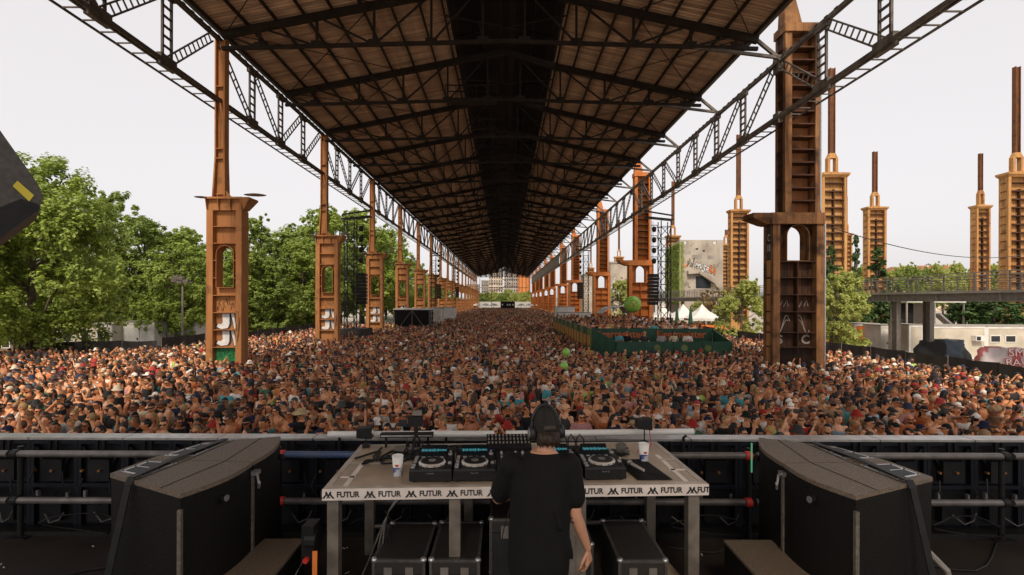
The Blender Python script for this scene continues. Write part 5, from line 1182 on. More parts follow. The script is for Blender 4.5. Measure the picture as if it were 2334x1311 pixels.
# ------------------------------------------------------------------ stage front: video panels seen from behind, rails
ZTOP = 3.04
m_led = M('led_back', (.006,.006,.007), .5, (.011,.010,.010), 5, spec=.25); m_navy = M('led_navy', (.007,.008,.014), .45, (.006,.006,.010), 5, spec=.3)
def led_panel():
    root = empty('video_panel', (0,0,0), 'x', 'video panel', 'video panels along the stage front seen from behind')
    obj('cabinet', MB().box(-.245, .245, .05, .13, 0, .93), m_led, root)
    fr = MB().box(-.245, -.21, 0, .05, 0, .93).box(.21, .245, 0, .05, 0, .93).box(-.21, .21, 0, .05, .895, .93).box(-.21, .21, 0, .05, .44, .48).box(-.21, .21, 0, .05, 0, .04)
    obj('frame', fr, m_navy, root)
    obj('power_box', MB().box(-.11, .11, -.035, .05, .52, .74), m_led, root); obj('power_box', MB().box(-.12, .1, -.03, .05, .1, .3), m_led, root)
    obj('brace', MB().beam((-.2, .02, .86), (-.02, .02, .52), .025).beam((.2, .02, .86), (.02, .02, .52), .025), m_blk, root)
    hd = MB().tube([(-.09, -.0, .8), (-.09, -.05, .8), (.09, -.05, .8), (.09, 0, .8)], .011, 6); obj('handle', hd, m_grey, root)
    for x, z in ((-.15, .38), (.16, .36)): obj('latch', MB().box(x-.012, x+.012, -.03, .0, z-.035, z+.035), m_alu, root)
    for x in (-.16, .02): obj('connector', MB().tube([(x, -.06, .63), (x, -.03, .63)], .014, 8), M('bronze_plug', (.35,.16,.06), .4, metal=.6) if x < 0 and 'bronze_plug' not in bpy.data.materials else bpy.data.materials['bronze_plug'], root)
    rl = random.Random(5)
    obj('cable', MB().tube([(-.16, -.06, .63), (-.19, -.1, .5), (-.1, -.11, .36), (.08, -.1, .33), (.18, -.07, .45), (.15, -.05, .58)], .008, 6), m_blk, root)
    obj('cable', MB().tube([(.0, -.05, .2), (.1, -.1, .12), (.2, -.1, .16), (.24, -.09, .24)], .007, 6), m_pipe, root)
    obj('top_clip', MB().box(-.06, .06, -.01, .06, .93, .955).box(-.05, -.02, -.02, -.0, .82, .93).box(.02, .05, -.02, 0, .82, .93), m_led, root)
    return root
lp = led_panel(); r0 = random.Random(2)
YLED = 5.06
for k in range(28):
    c = lp if k == 0 else copy_tree(lp)
    c.location = (-6.7 + k*.495, YLED, ZS); c['label'] = 'black video panel with cables, back side towards the stage'
    for ch in c.children:
        if ch.name.startswith('cable'): ch.scale = (r0.uniform(.7, 1.2), 1, r0.uniform(.85, 1.1)); ch.location.x = r0.uniform(-.05, .05)
cr = empty('capping_rail', (0, YLED, ZTOP), 'long pale metal capping rail on top of the video panels', 'rail')
for k in range(14): obj('rail_section', MB().box(-6.95+k*.99, -5.97+k*.99, YLED-.015, YLED+.16, ZTOP, ZTOP+.022), m_alu, cr)
def pipe(x0, x1, y, z, r_, label, mat=m_pipe, caps=None):
    root = empty('scaffold_pipe', ((x0+x1)/2, y, z), label, 'pipe'); obj('tube', MB().tube([(x0, y, z), (x1, y, z)], r_, 14), mat, root, smooth=False)
    for x, mt in caps or []: obj('end_clamp', MB().tube([(x-.03, y, z), (x+.03, y, z)], r_*1.3, 12), mt, root)
m_bluep = M('blue_taped_pipe', (.04,.075,.17), .4, (.09,.11,.17), 3)
YP = 4.82
for z, nm in ((2.965, 'upper'), (2.5, 'lower')):
    pipe(-6, -4.95, YP, z, .033, '%s grey pipe at the far left end of the panels' % nm); pipe(-4.88, -2.3, YP, z, .033, '%s grey pipe running behind the left loudspeaker stack' % nm, caps=[(-4.88, m_blk)])
    pipe(-2.24, 2.46, YP, z, .033, '%s pipe behind the table, red clamps at its ends' % nm, m_pipe, [(-2.22, m_red), (2.44, m_red)]); pipe(2.52, 5.0, YP, z, .033, '%s grey pipe behind the right loudspeaker stack' % nm, caps=[(5.0, m_blk)]); pipe(5.08, 6.4, YP, z, .033, '%s grey pipe at the far right end of the panels' % nm)
for x in (-4.9, -2.28, 2.48, 5.04): tag(obj('pipe_post', MB().tube([(x, YP+.07, ZS), (x, YP+.07, 3.02)], .025, 10).box(x-.1, x+.1, YP, YP+.14, ZS, ZS+.012), m_blk, None, (x, YP+.07, ZS)), 'black upright pipe joining the two grey pipes', 'post', 'uprights of the pipe rail')
obj('tape', MB().tube([(-2.18, YP, 2.965), (-.9, YP, 2.965)], .0345, 14), m_bluep, [o for o in bpy.data.objects if o.get('label', '').startswith('upper pipe behind the table')][0])
tag(obj('cable_trunking', MB().box(-6.9, 6.9, 4.9, 5.02, ZS, ZS+.05), m_blk, None, (0, 4.95, ZS)), 'black cable trunking along the foot of the video panels', 'trunking')
rc_ = random.Random(12)
for k in range(9):
    x = [-4.3, -3.4, -1.2, -.5, .4, 1.2, 2.0, 3.6, 4.6][k]
    pts_ = [(x+.35*math.cos(t)+.05*rc_.random(), 4.86+.06*math.sin(t*1.7), ZS+.14+.1*math.sin(t*.9)+.0*t) for t in [i*.5 for i in range(14)]]
    tag(obj('loose_cable', MB().tube(pts_, .008, 6), m_blk, None, (x, 4.86, ZS)), 'loop of loose cable hanging behind the video panels', 'cable', 'cable loops behind the video panels')
# ------------------------------------------------------------------ loudspeaker stacks
m_spk = M('speaker_coat', (.0055,.0048,.004), .6, (.009,.0075,.006), 70, bmp=.12, spec=.16); m_spktop_lit = M('speaker_top_lit', (.17,.125,.085), .5, (.11,.08,.055), 60, bmp=.3, spec=.4)  # tops much lighter than the sides: light from above put into the colour
def lerp2(a, b, t): return (a[0]+(b[0]-a[0])*t, a[1]+(b[1]-a[1])*t)
def cabinet(A, B, C, D, label, zt_, side):
    # plan corners: A, D at the narrow outer end, B, C at the curved front; side = +1 if the front faces +x
    root = empty('loudspeaker', ((A[0]+C[0])/2, (A[1]+C[1])/2, ZS), label, 'loudspeaker')
    nb = 10; bul = .055; d = Vector((C[0]-B[0], C[1]-B[1], 0)); nn = Vector((d.y, -d.x, 0)).normalized()*(1 if side > 0 else -1)
    if nn.x*side < 0: nn = -nn
    front = [Vector((*lerp2(B, C, i/nb), 0)) + nn*bul*math.sin(math.pi*i/nb) for i in range(nb+1)]
    plan = [Vector((*A, 0))] + front + [Vector((*D, 0))]
    if side < 0: pass
    def slab(z0, z1, g, mat, nm, smooth=False):
        c = sum(plan, Vector())/len(plan); m = MB(); n = len(plan)
        q = [c + (p-c)*(1+g) for p in plan]
        m.v = [(p.x, p.y, z0) for p in q] + [(p.x, p.y, z1) for p in q]
        m.f = [tuple(range(n))[::-1], tuple(range(n, 2*n))] + [(i, (i+1) % n, (i+1) % n+n, i+n) for i in range(n)]
        return obj(nm, m, mat, root)
    slab(ZS, zt_-.055, -.012, m_spk, 'cabinet'); slab(zt_-.055, zt_-.03, -.004, m_spk, 'top_lip'); slab(zt_-.03, zt_, .0, m_spktop_lit, 'top_plate')
    # seams on the top plate
    for t in (.38, .74):
        a, b = lerp2(A, B, t), lerp2(D, C, t); obj('seam', MB().beam((*a, zt_+.001), (*b, zt_+.001), .005, .004), m_blk, root)
    # handle recess: steel frame with two dark wells
    def uv(u, v): p, q = lerp2(A, B, u), lerp2(D, C, u); return lerp2(p, q, v)
    def quad(u0, u1, v0, v1, z, h, mat, nm):
        b = [(*uv(u, v), z) for u, v in ((u0, v0), (u1, v0), (u1, v1), (u0, v1))]; return obj(nm, MB().hexa(b, [(x, y, z+h) for x, y, _ in b]), mat, root)
    quad(.06, .36, .16, .84, zt_+.0005, .005, m_alu, 'handle_frame')
    quad(.09, .33, .22, .48, zt_+.006, .002, m_blk, 'handle_well'); quad(.09, .33, .54, .78, zt_+.006, .002, m_blk, 'handle_well')
    for u, v in ((.075, .2), (.345, .2), (.075, .8), (.345, .8), (.075, .5), (.345, .5)):
        p = uv(u, v); obj('screw', MB().tube([(*p, zt_+.005), (*p, zt_+.009)], .006, 6), m_blk, root)
    return root
def trim(pt, z0, z1, label, mt):
    tag(obj('corner_trim', MB().box(pt[0]-.011, pt[0]+.011, pt[1]-.011, pt[1]+.011, z0, z1), mt, None, (pt[0], pt[1], z0)), label, 'trim')
ZSP = 3.27
m_trim = M('worn_edge', (.2,.17,.13), .5, (.12,.1,.08), 40, metal=.4)
def stack(s, pts_, word):
    A, B, C, D, E, F_ = pts_
    c1 = cabinet(A, B, C, F_, 'black wedge loudspeaker with corner trim, in the stack by the %s' % word, ZSP, s)
    g = .012; c2 = cabinet((F_[0], F_[1]+g), (C[0], C[1]+g), D, E, 'black wedge loudspeaker beside the video panels, in the stack by the %s' % word, ZSP, s)
    for (p, root) in ((B, c1), (C, c2)):
        obj('corner_trim', MB().box(p[0]-.012, p[0]+.012, p[1]-.014, p[1]+.01, ZS, ZSP-.1), m_trim, root)
    # hook clip and round fitting on the curved front
    q = (C[0]+s*.02, C[1]); obj('hook', MB().tube([(q[0], q[1]-.02, ZSP-.07), (q[0]+s*.035, q[1]-.03, ZSP-.08), (q[0]+s*.045, q[1]-.03, ZSP-.15), (q[0]+s*.035, q[1]-.01, ZSP-.19), (q[0]+s*.03, q[1]+.01, ZSP-.15)], .009, 8).box(q[0]-.01, q[0]+.035, q[1]-.04, q[1]+.02, ZSP-.09, ZSP-.06), m_alu, c1)
    f = lerp2(B, C, .45); obj('round_fitting', MB().tube([(f[0]+s*.03, f[1], ZSP-.13), (f[0]+s*.085, f[1]-.02, ZSP-.13)], .03, 14), m_blk, c1); obj('fitting_ring', MB().tube([(f[0]+s*.085, f[1]-.02, ZSP-.13), (f[0]+s*.09, f[1]-.021, ZSP-.13)], .022, 14), m_alu, c1)
    f = lerp2(C, D, .75); obj('round_fitting', MB().tube([(f[0]+s*.02, f[1], ZSP-.13), (f[0]+s*.07, f[1], ZSP-.13)], .026, 12), m_blk, c2)
    f = lerp2(C, D, .6); obj('low_bracket', MB().box(f[0]+min(0, s*.09), f[0]+max(0, s*.09), f[1]-.03, f[1]+.03, ZS+.1, ZS+.22), m_grey, c2)
    # strap over both cabinets and down to the floor
    u = .27; p0 = lerp2(E, D, u); p1 = lerp2(F_, C, u); p2 = lerp2(A, B, .33)
    e = Vector((p2[0]-p1[0], p2[1]-p1[1], 0)).normalized()
    st_ = [(p0[0], p0[1], ZSP+.016), (p1[0], p1[1], ZSP+.018), (p2[0]-e.x*.0, p2[1]-e.y*.0, ZSP+.016), (p2[0]+e.x*.03, p2[1]+e.y*.03, ZSP-.03), (p2[0]+e.x*.03-s*.12, p2[1]+e.y*.03-.18, ZS+.02)]
    m = MB()
    for a, b in zip(st_, st_[1:]): m.beam(a, b, .052, .007, (0, -.4, 1) if a[2] < ZSP else (0,0,1))
    tag(obj('cargo_strap', m, m_blk, None, st_[-1]), 'black cargo strap over the loudspeaker stack by the %s' % word, 'strap')
stack(1, [(-2.80,3.43), (-2.06,3.07), (-1.92,3.68), (-2.03,4.38), (-2.6,4.19), (-2.76,3.73)], 'blue taped pipe')
stack(-1, [(3.02,3.40), (2.24,3.07), (2.13,3.68), (2.31,4.38), (2.82,4.12), (2.98,3.72)], 'green light strip')
for x0, x1, lab in ((-1.98, -1.6, 'low grey-topped wedge box in front of the loudspeaker stack beside the orange strap'), (1.76, 2.14, 'low grey-topped wedge box in front of the loudspeaker stack beside the green light')):
    w_ = empty('monitor_box', ((x0+x1)/2, 3.1, ZS), lab, 'loudspeaker'); obj('cabinet', MB().box(x0, x1, 2.3, 3.85, ZS, ZS+.48), m_spk, w_); obj('lid', MB().box(x0-.005, x1+.005, 2.295, 3.855, ZS+.48, ZS+.5), m_spktop_lit, w_)
gl_, t_, b_ = newmat('green_glow'); b_.inputs['Emission Color'].default_value = (.2,.9,.45,1); b_.inputs['Emission Strength'].default_value = .12; b_.inputs['Base Color'].default_value = (.06,.22,.12,1)
tag(obj('green_light_strip', MB().box(2.275, 2.285, 4.44, 4.45, 2.93, 3.2), gl_, None, (2.28, 4.45, 2.93)), 'thin glowing green strip at the edge of the loudspeaker', 'light')
# hanging loudspeaker at the very left
hs_ = empty('hanging_loudspeaker', (-2.81, 2.93, 5.12), 'big dark hanging loudspeaker with a yellow sticker', 'loudspeaker')
def hl_(nm, poly, y0, y1, mat):
    m = MB().prism([(x, z-5.12) for x, z in poly], y0, y1); o = bpy.data.objects.new(nm, m.mesh(nm, mat)); COL.objects.link(o); o.parent = hs_; return o
hl_('cabinet', [(0,5.11),(0,5.135),(-.004,5.16),(-.011,5.185),(-.022,5.21),(-.04,5.243),(-.1,5.35),(-.176,5.485),(-.45,5.95),(-.45,4.55),(-.176,4.855),(-.03,5.02),(-.008,5.06)], 0, .5, M('hang_coat', (.075,.062,.052), .5, (.045,.037,.03), 30, bmp=.2))
hl_('grille', [(-.005,5.05),(-.02,5.08),(-.09,5.1),(-.2,5.02),(-.44,4.9),(-.44,4.57),(-.176,4.86),(-.03,5.03)], -.012, -.001, m_blk)
hl_('yellow_sticker', [(-.125,5.17),(-.105,5.205),(-.035,5.13),(-.055,5.09)], -.008, -.0015, M('yellow_label', (.7,.55,.03), .5))
ch_ = MB().tube([(-.3, .25, .6), (-.3, .25, 10.5)], .02, 6); o = bpy.data.objects.new('hanging_chain', ch_.mesh('hanging_chain', m_blk)); COL.objects.link(o); o.parent = hs_
hs_.rotation_euler = (0, 0, R(45.7))
# ------------------------------------------------------------------ table
def T(u, v, z=0): # u 0..1 along the front edge, v metres back
    a, b = Vector((-1.35, 3.60, 0)), Vector((1.57, 3.72, 0)); d = (b-a); n = Vector((-d.y, d.x, 0)).normalized(); return a + d*u + n*v + Vector((0,0,z))
ZTB = 3.1
m_ply = M('worn_plywood', (.46,.345,.235), .4, (.26,.195,.135), 3, bmp=.1, lo=.25, hi=.7); m_tabalu = M('table_alu', (.5,.42,.335), .45, (.34,.28,.225), 8, metal=.1)
m_tape = M('white_tape', (.78,.68,.6), .5, (.62,.53,.46), 6)
m_leg = M('scuffed_leg', (.2,.165,.13), .5, (.11,.09,.07), 7, bmp=.1)
tb = empty('dj_table', tuple(T(.5, .5, ZS)), 'long worn table with white lettered tape on its front edge', 'table')
def slab_uv(u0, u1, v0, v1, z0, z1, mat, nm, par=None): return obj(nm, MB().hexa([T(u, v, z0) for u, v in ((u0,v0),(u1,v0),(u1,v1),(u0,v1))], [T(u, v, z1) for u, v in ((u0,v0),(u1,v0),(u1,v1),(u0,v1))]), mat, tb if par is None else par)
for k, (a, b) in enumerate(((.0, .4985), (.5015, 1.0))):
    slab_uv(a+.016, b-.016, .05, 1.06, ZTB-.02, ZTB-.003, m_ply, 'table_top')
    for q in ((a, b, 0, .048), (a, b, 1.062, 1.11), (a, a+.0155, .05, 1.06), (b-.0155, b, .05, 1.06)): slab_uv(*q, ZTB-.085, ZTB, m_tabalu, 'edge_profile')
slab_uv(.0, 1.0, .55, .59, ZTB-.0025, ZTB+.0008, m_tabalu, 'seam_strip')
slab_uv(-.002, 1.002, -.006, -.001, ZTB-.088, ZTB-.003, m_tape, 'edge_tape')
ang = math.atan2(.12, 2.92)
kap = [(-.046,-.027), (-.030,-.027), (-.012,-.002), (-.006,-.012), (-.016,-.024), (-.004,-.024), (0,-.016), (0,.0), (-.008,.018), (-.016,.027), (-.024,.018), (-.02,.006), (-.028,-.004)]
def emblem(c, par):
    m = MB()
    for s in (-1, 1):
        m.prism([(p[0]*s, p[1]) for p in (kap if s > 0 else kap[::-1])], -.001, .001)
    o = obj('emblem', m.mesh('emblem', m_txtblk), None, par); o.location = c - wloc(par); o.rotation_euler = (0, 0, ang); return o
u = .010; step = .306/2.92
while u < .97:
    emblem(T(u+.004, -.0085, ZTB-.046), tb)
    word, uc = ('FUTUR', u + .0535) if u + .09 < 1 else ('FUT', u + .034)
    put_text('lettering', word, .056, m_txtblk, tb, T(uc, -.0085, ZTB-.046), (R(90), 0, ang), .001, .0016, (.97, 1.05, 1)); u += step
for u_, v_ in ((.022, .07), (.335, .07), (.665, .07), (.635, .06), (.968, .07), (.04, 1.0), (.36, 1.0), (.665, 1.0), (.965, 1.0)):
    p = T(u_, v_); obj('leg', MB().box(p.x-.042, p.x+.042, p.y-.042, p.y+.042, ZS, ZTB-.09), m_leg, tb)
for a, b in ((.04, .36), (.665, .965)): pa, pb = T(a, 1.0, ZS+.25), T(b, 1.0, ZS+.25); obj('cross_brace', MB().tube([pa, pb], .022, 10), m_pipe, tb)
for u0, u1, v0, v1 in ((.045, .058, .05, .6), (.943, .956, .05, .7), (.02, .06, .22, .25), (.94, .985, .3, .33), (.36, .40, .93, .96), (.80, .83, .6, .66)): slab_uv(u0, u1, v0, v1, ZTB-.0028, ZTB+.0006, m_tape, 'tape_mark')
# long tube behind the table
tag(obj('led_tube', MB().tube([(-1.78, 4.88, 3.15), (-.1, 4.9, 3.155)], .032, 14), m_white, None, (-.95, 4.89, 3.12)), 'long pale tube on the back of the table, left of the performer', 'tube'); tag(obj('led_tube', MB().tube([(.02, 4.9, 3.155), (1.94, 4.95, 3.17)], .032, 14), m_white, None, (1, 4.93, 3.12)), 'long pale tube on the back of the table, right of the performer', 'tube')
for x in (-1.7, -.6, .5, 1.85): tag(obj('tube_stand', MB().tube([(x, 4.98, ZS), (x, 4.98, 3.1), (x, 4.92, 3.13)], .014, 8).box(x-.08, x+.08, 4.94, 5.0, ZS, ZS+.01), m_blk, None, (x, 4.98, ZS)), 'thin black stand holding the pale tube', 'stand', 'stands of the pale tube')
# ------------------------------------------------------------------ decks and mixer
m_deck = M('deck_black', (.009,.0085,.008), .45, (.015,.014,.013), 30, spec=.25); m_jog = M('jog_silver', (.6,.54,.47), .35, metal=.3); m_btn = M('button_grey', (.3,.29,.28), .4)
m_scr, t_, b_ = newmat('deck_screen'); b_.inputs['Base Color'].default_value = (.008,.012,.015,1); b_.inputs['Roughness'].default_value = .2
m_wave, t_, b_ = newmat('screen_wave'); b_.inputs['Base Color'].default_value = (.02,.1,.12,1); b_.inputs['Emission Color'].default_value = (.08,.36,.42,1); b_.inputs['Emission Strength'].default_value = .22
def place(o, u, v, z=0):
    o.location = T(u, v, ZTB + z); o.rotation_euler = (0, 0, ang); return o
def deck():
    root = empty('media_player', (0,0,0), 'x', 'media player', 'media players on the table')
    obj('body', MB().box(-.163, .163, 0, .43, .012, .085).hexa([(-.163,.0,.085),(.163,.0,.085),(.163,.43,.085),(-.163,.43,.085)], [(-.16,.004,.1),(.16,.004,.1),(.16,.426,.118),(-.16,.426,.118)]), m_deck, root)
    for x in (-.13, .13):
        for y in (.03, .4): obj('foot', MB().tube([(x, y, 0), (x, y, .012)], .018, 10), m_blk, root)
    def top(y): return .1 + .018*(y-.004)/.422
    jg = obj('jog_wheel', MB().lathe([(.108, 0), (.108, .012), (.1, .02), (.088, .02)], (-.0, .135, top(.135)), 36), m_jog, root, smooth=False)
    obj('platter', MB().lathe([(.0885, 0), (.0885, .024), (.03, .022), (.005, .022)], (0, .135, top(.135)), 32), m_deck, jg); obj('hub', MB().lathe([(.03, 0), (.03, .026), (.005, .026)], (0, .135, top(.135)), 20), m_grey, jg)
    for k in range(24): a = 2*math.pi*k/24; obj('grip', MB().box(-.003+.108*math.cos(a), .003+.108*math.cos(a), .132+.108*math.sin(a), .138+.108*math.sin(a), top(.135)+.002, top(.135)+.011), m_deck, jg) if k % 2 else None
    sc = obj('screen', MB().hexa([(-.12,.285,top(.285)),(.1,.285,top(.285)),(.1,.42,top(.42)),(-.12,.42,top(.42))], [(-.12,.285,top(.285)+.012),(.1,.285,top(.285)+.012),(.1,.42,top(.42)+.05),(-.12,.42,top(.42)+.05)]), m_scr, root)
    wv = MB(); rw = random.Random(1)
    for k in range(34):
        x = -.112+k*.0062; h = .006+.016*rw.random(); y = .345; zz = lambda y_: top(.285)+.0125 + (y_-.285)/.135*(.038+top(.42)-top(.285))
        wv.hexa([(x, y-h, zz(y-h)), (x+.004, y-h, zz(y-h)), (x+.004, y+h, zz(y+h)), (x, y+h, zz(y+h))], [(x, y-h, zz(y-h)+.0012), (x+.004, y-h, zz(y-h)+.0012), (x+.004, y+h, zz(y+h)+.0012), (x, y+h, zz(y+h)+.0012)])
    tag(obj('waveform', wv, m_wave, sc), kind='stuff')
    for x, y, r_ in ((-.14, .04, .016), (-.14, .085, .016), (.13, .32, .018), (.13, .38, .01)): obj('button', MB().tube([(x, y, top(y)), (x, y, top(y)+.012)], r_, 14), m_btn, root)
    for k in range(6): obj('key', MB().box(-.15, -.125, .14+k*.026, .155+k*.026, top(.2)-.004, top(.2)+.008), m_btn, root)
    for k in range(4): obj('key', MB().box(-.1+k*.05, -.07+k*.05, .252, .268, top(.26)-.002, top(.26)+.006), m_btn, root)
    f = obj('tempo_slot', MB().box(.138, .142, .05, .2, top(.12)-.006, top(.12)+.003), m_blk, root); obj('tempo_fader', MB().box(.127, .153, .105, .13, top(.12), top(.12)+.016), m_btn, f)
    obj('front_lettering', text_mesh('Pioneer DJ', .013, m_btn, .0005), None, root).rotation_euler = (R(90), 0, 0)
    [setattr(o, 'location', Vector((0, -.001, .07))) for o in root.children if o.name.startswith('front_lettering')]
    return root
dk = deck()
CU = [(-.565+1.35)/2.92, (-.225+1.35)/2.92, (.455+1.35)/2.92, (.80+1.35)/2.92]
for k, u_ in enumerate(CU):
    c = dk if k == 0 else copy_tree(dk)
    place(c, u_, .09); c['label'] = ['black media player next to the striped cup and camera tripod', 'black media player between mixer and tripod-side player', 'black media player right beside the mixer, half behind the performer', 'black media player next to the microphone on black cloth'][k]
mxr = empty('mixer', (0,0,0), 'black mixer with rows of knobs hidden behind the performer', 'mixer')
obj('body', MB().box(-.165, .165, 0, .41, .012, .105), m_deck, mxr)
for i in range(5):
    for j in range(6): obj('knob', MB().lathe([(.011, 0), (.009, .018), (.008, .02)], (-.12+i*.06, .15+j*.042, .105), 10), m_btn if (i+j) % 3 else m_deck, mxr)
for i in range(4): obj('fader', MB().box(-.1+i*.06, -.08+i*.06, .05+.012*i, .07+.012*i, .105, .122), m_btn, mxr)
place(mxr, (.115+1.35)/2.92, .09)
rk = empty('effects_rack', (0,0,0), 'black rack unit full of small knobs raised behind the performer', 'rack unit')
obj('body', MB().box(-.2, .2, 0, .22, 0, .1).hexa([(-.2,0,.1),(.2,0,.1),(.2,.22,.1),(-.2,.22,.1)], [(-.2,.02,.115),(.2,.02,.115),(.2,.22,.165),(-.2,.22,.165)]), m_deck, rk)
for i in range(12):
    for j in range(3): obj('knob', MB().lathe([(.009, 0), (.007, .018)], (-.18+i*.033, .06+j*.06, .125+j*.0155), 8), m_grey, rk)
place(rk, (.07+1.35)/2.92, .62)
# cups
m_foil = M('cup_blue', (.02,.04,.2), .4, (.5,.5,.52), 9, lo=.45, hi=.5, src='Object')
def cup(u_, v_, label):
    c = empty('paper_cup', (0,0,0), label, 'cup'); obj('sleeve', MB().lathe([(.033, 0), (.045, .155), (.043, .155), (.031, .01)], (0,0,0), 24, cap=False), m_white, c, smooth=True)
    obj('print_band', MB().lathe([(.0338, .006), (.0385, .07)], (0,0,0), 24, cap=False), m_foil, c, smooth=True); obj('print_spot', MB().tube([(0, -.0385, .09), (0, -.0425, .095)], .014, 12), m_red, c); obj('rim', MB().lathe([(.045, .153), (.047, .157), (.044, .16), (.043, .155)], (0,0,0), 24, cap=False), m_white, c); obj('base', MB().tube([(0,0,.001), (0,0,.012)], .032, 20), m_white, c)
    place(c, u_, v_)
cup((-.845+1.35)/2.92, .26, 'white and blue paper cup standing beside the media players near the tripod'); cup((1.245+1.35)/2.92, .52, 'white and blue paper cup standing beyond the black cloth and microphone')
# tripod camera
tc_ = empty('tripod_camera', (0,0,0), 'small black camera on a bendy mini tripod on the table', 'camera')
for a in (0, 2.1, 4.2): obj('leg', MB().tube([(.01*math.cos(a), .01*math.sin(a), .19), (.05*math.cos(a+.3), .05*math.sin(a+.3), .13), (.075*math.cos(a), .075*math.sin(a), .06), (.11*math.cos(a), .11*math.sin(a), .008)], .008, 8), m_blk, tc_)
obj('ball_head', MB().tube([(0,0,.18), (0,0,.28)], .018, 10), m_blk, tc_); obj('camera_body', MB().box(-.07, .06, -.03, .03, .28, .37), m_blk, tc_); obj('lens', MB().tube([(0, .03, .325), (0, .1, .325)], .03, 14), m_blk, tc_); obj('screen', MB().box(-.15, -.075, -.035, -.028, .285, .345), m_scr, tc_); obj('hot_shoe_light', MB().box(-.03, .05, -.02, .03, .38, .42), m_grey, tc_)
place(tc_, (-.76+1.35)/2.92, .70)
def lamp(u_, v_, z, label, s):
    l = empty('stage_lamp', (0,0,0), label, 'lamp'); obj('stalk', MB().tube([(0,0,0), (0,0,z)], .006, 8), m_blk, l); obj('clamp', MB().box(-.03,.03,-.03,.03,0,.03), m_blk, l)
    obj('head', MB().hexa([(-.08,-.05,z),(.06,-.06,z-.01),(.06,.05,z-.01),(-.08,.05,z)], [(-.08,-.05,z+.085),(.06,-.06,z+.1),(.06,.05,z+.1),(-.08,.05,z+.085)]), m_blk, l); obj('lens', MB().tube([(.06,0,z+.045), (.075,0,z+.045)], .036, 16), m_alu, l); place(l, u_, v_); l.scale = (s,1,1)
lamp((-1.31+1.35)/2.92+.01, 1.02, .1, 'small black lamp with round lens on the cabled end of the table', 1); lamp((1.42+1.35)/2.92, 1.03, .16, 'small black lamp on a stalk above the cup, pink cable attached', 1)
pk = [T((1.45+1.35)/2.92, 1.0, ZTB+.2), T(.96, .98, ZTB+.15), T(.962, .95, ZTB+.02), T(.94, .85, ZTB+.006), T(.90, .8, ZTB+.006)]
tag(obj('pink_cable', MB().tube(pk, .006, 8), M('pink_rubber', (.5,.05,.12), .5), None, tuple(pk[-1])), 'pink cable from the lamp down to the table', 'cable')
# black bar at the back, blue box, wind shield microphone, cloth, microphone
bb = empty('black_bar', (0,0,0), 'flat black bar unit on short legs at the back of the table', 'equipment'); obj('body', MB().box(-.25,.25,-.03,.05,.1,.135), m_blk, bb); obj('strip', MB().box(-.24,.24,-.034,-.031,.112,.125), m_alu, bb); [obj('leg', MB().box(x-.01,x+.01,0,.02,0,.1), m_blk, bb) for x in (-.2,.2)]; place(bb, (-.89+1.35)/2.92, 1.0)
dib = empty('splitter_box', (0,0,0), 'flat pale box with plugs among the cables', 'equipment'); obj('body', MB().box(-.12,.12,-.06,.06,0,.045), m_grey, dib); [obj('plug', MB().tube([(x,0,.045),(x,0,.1)], .018, 10), m_blk, dib) for x in (.0, .06, .1)]; place(dib, (-.86+1.35)/2.92, .86)
sp_ = empty('splitter_box', (0,0,0), 'black splitter box with looped cables right of the performer', 'equipment'); obj('body', MB().box(-.13,.13,-.05,.05,0,.06), m_blk, sp_)
for x in (-.08, 0, .08): obj('cable', MB().tube([(x,0,.06),(x,0,.14),(x+.03,.03,.17),(x+.07,.03,.12),(x+.08,.06,.02)], .006, 8), m_blk, sp_)
place(sp_, (.62+1.35)/2.92, .76)
bx_ = empty('blue_camera', (0,0,0), 'small blue box camera with red end on the table beside the performer', 'camera'); obj('body', MB().box(-.07,.07,-.045,.045,0,.09), m_blue, bx_); obj('red_end', MB().box(-.085,-.072,-.03,.03,.02,.07), m_red, bx_); obj('green_label', MB().box(.05,.068,-.047,-.0455,.01,.08), m_lime, bx_); place(bx_, (-.13+1.35)/2.92, .66)
fu = MB(); rf_ = random.Random(8)
for k in range(900):
    d = Vector((rf_.gauss(0,1), rf_.gauss(0,1), rf_.gauss(0,1))).normalized(); p = d*.045; fu.v += [tuple(p*.8+Vector((0,0,.06))), tuple(p*.8+Vector((.004,0,.06))), tuple(d*rf_.uniform(.055,.08)+Vector((rf_.gauss(0,.006), 0, .055)))]; fu.f.append((3*k, 3*k+1, 3*k+2))
fu.ell((0,0,.06), (.045,.045,.045), 12, 8)
fm = empty('furry_microphone', (0,0,0), 'grey furry wind-shield microphone lying behind the black cloth', 'microphone'); tag(obj('fur', fu, M('grey_fur', (.16,.14,.12), .9), fm), kind='stuff'); obj('grip', MB().tube([(0,0,.03), (-.06,-.1,.015)], .012, 8), m_blk, fm); place(fm, (1.10+1.35)/2.92, .72)
cl = MB(); n = 12
for j in range(n+1):
    for i in range(n+1):
        u_, v_ = i/n, j/n; x = -.14+.28*u_ + .06*(1-v_); y = .5*v_; z = .008+.010*abs(noise.noise(Vector((u_*5, v_*6, 2)))) + .012*math.exp(-((u_-.2)**2)*40); cl.v.append((x + .02*noise.noise(Vector((v_*4, i, 0)))*0, y, z if 0 < i < n and 0 < j < n else .002))
cl.f = [(j*(n+1)+i, j*(n+1)+i+1, (j+1)*(n+1)+i+1, (j+1)*(n+1)+i) for j in range(n) for i in range(n)]
cc = obj('black_cloth', cl, m_blkmatte, smooth=True); tag(cc, 'crumpled black cloth bag lying beside the media player', 'cloth'); place(cc, (1.13+1.35)/2.92, .08, .001)
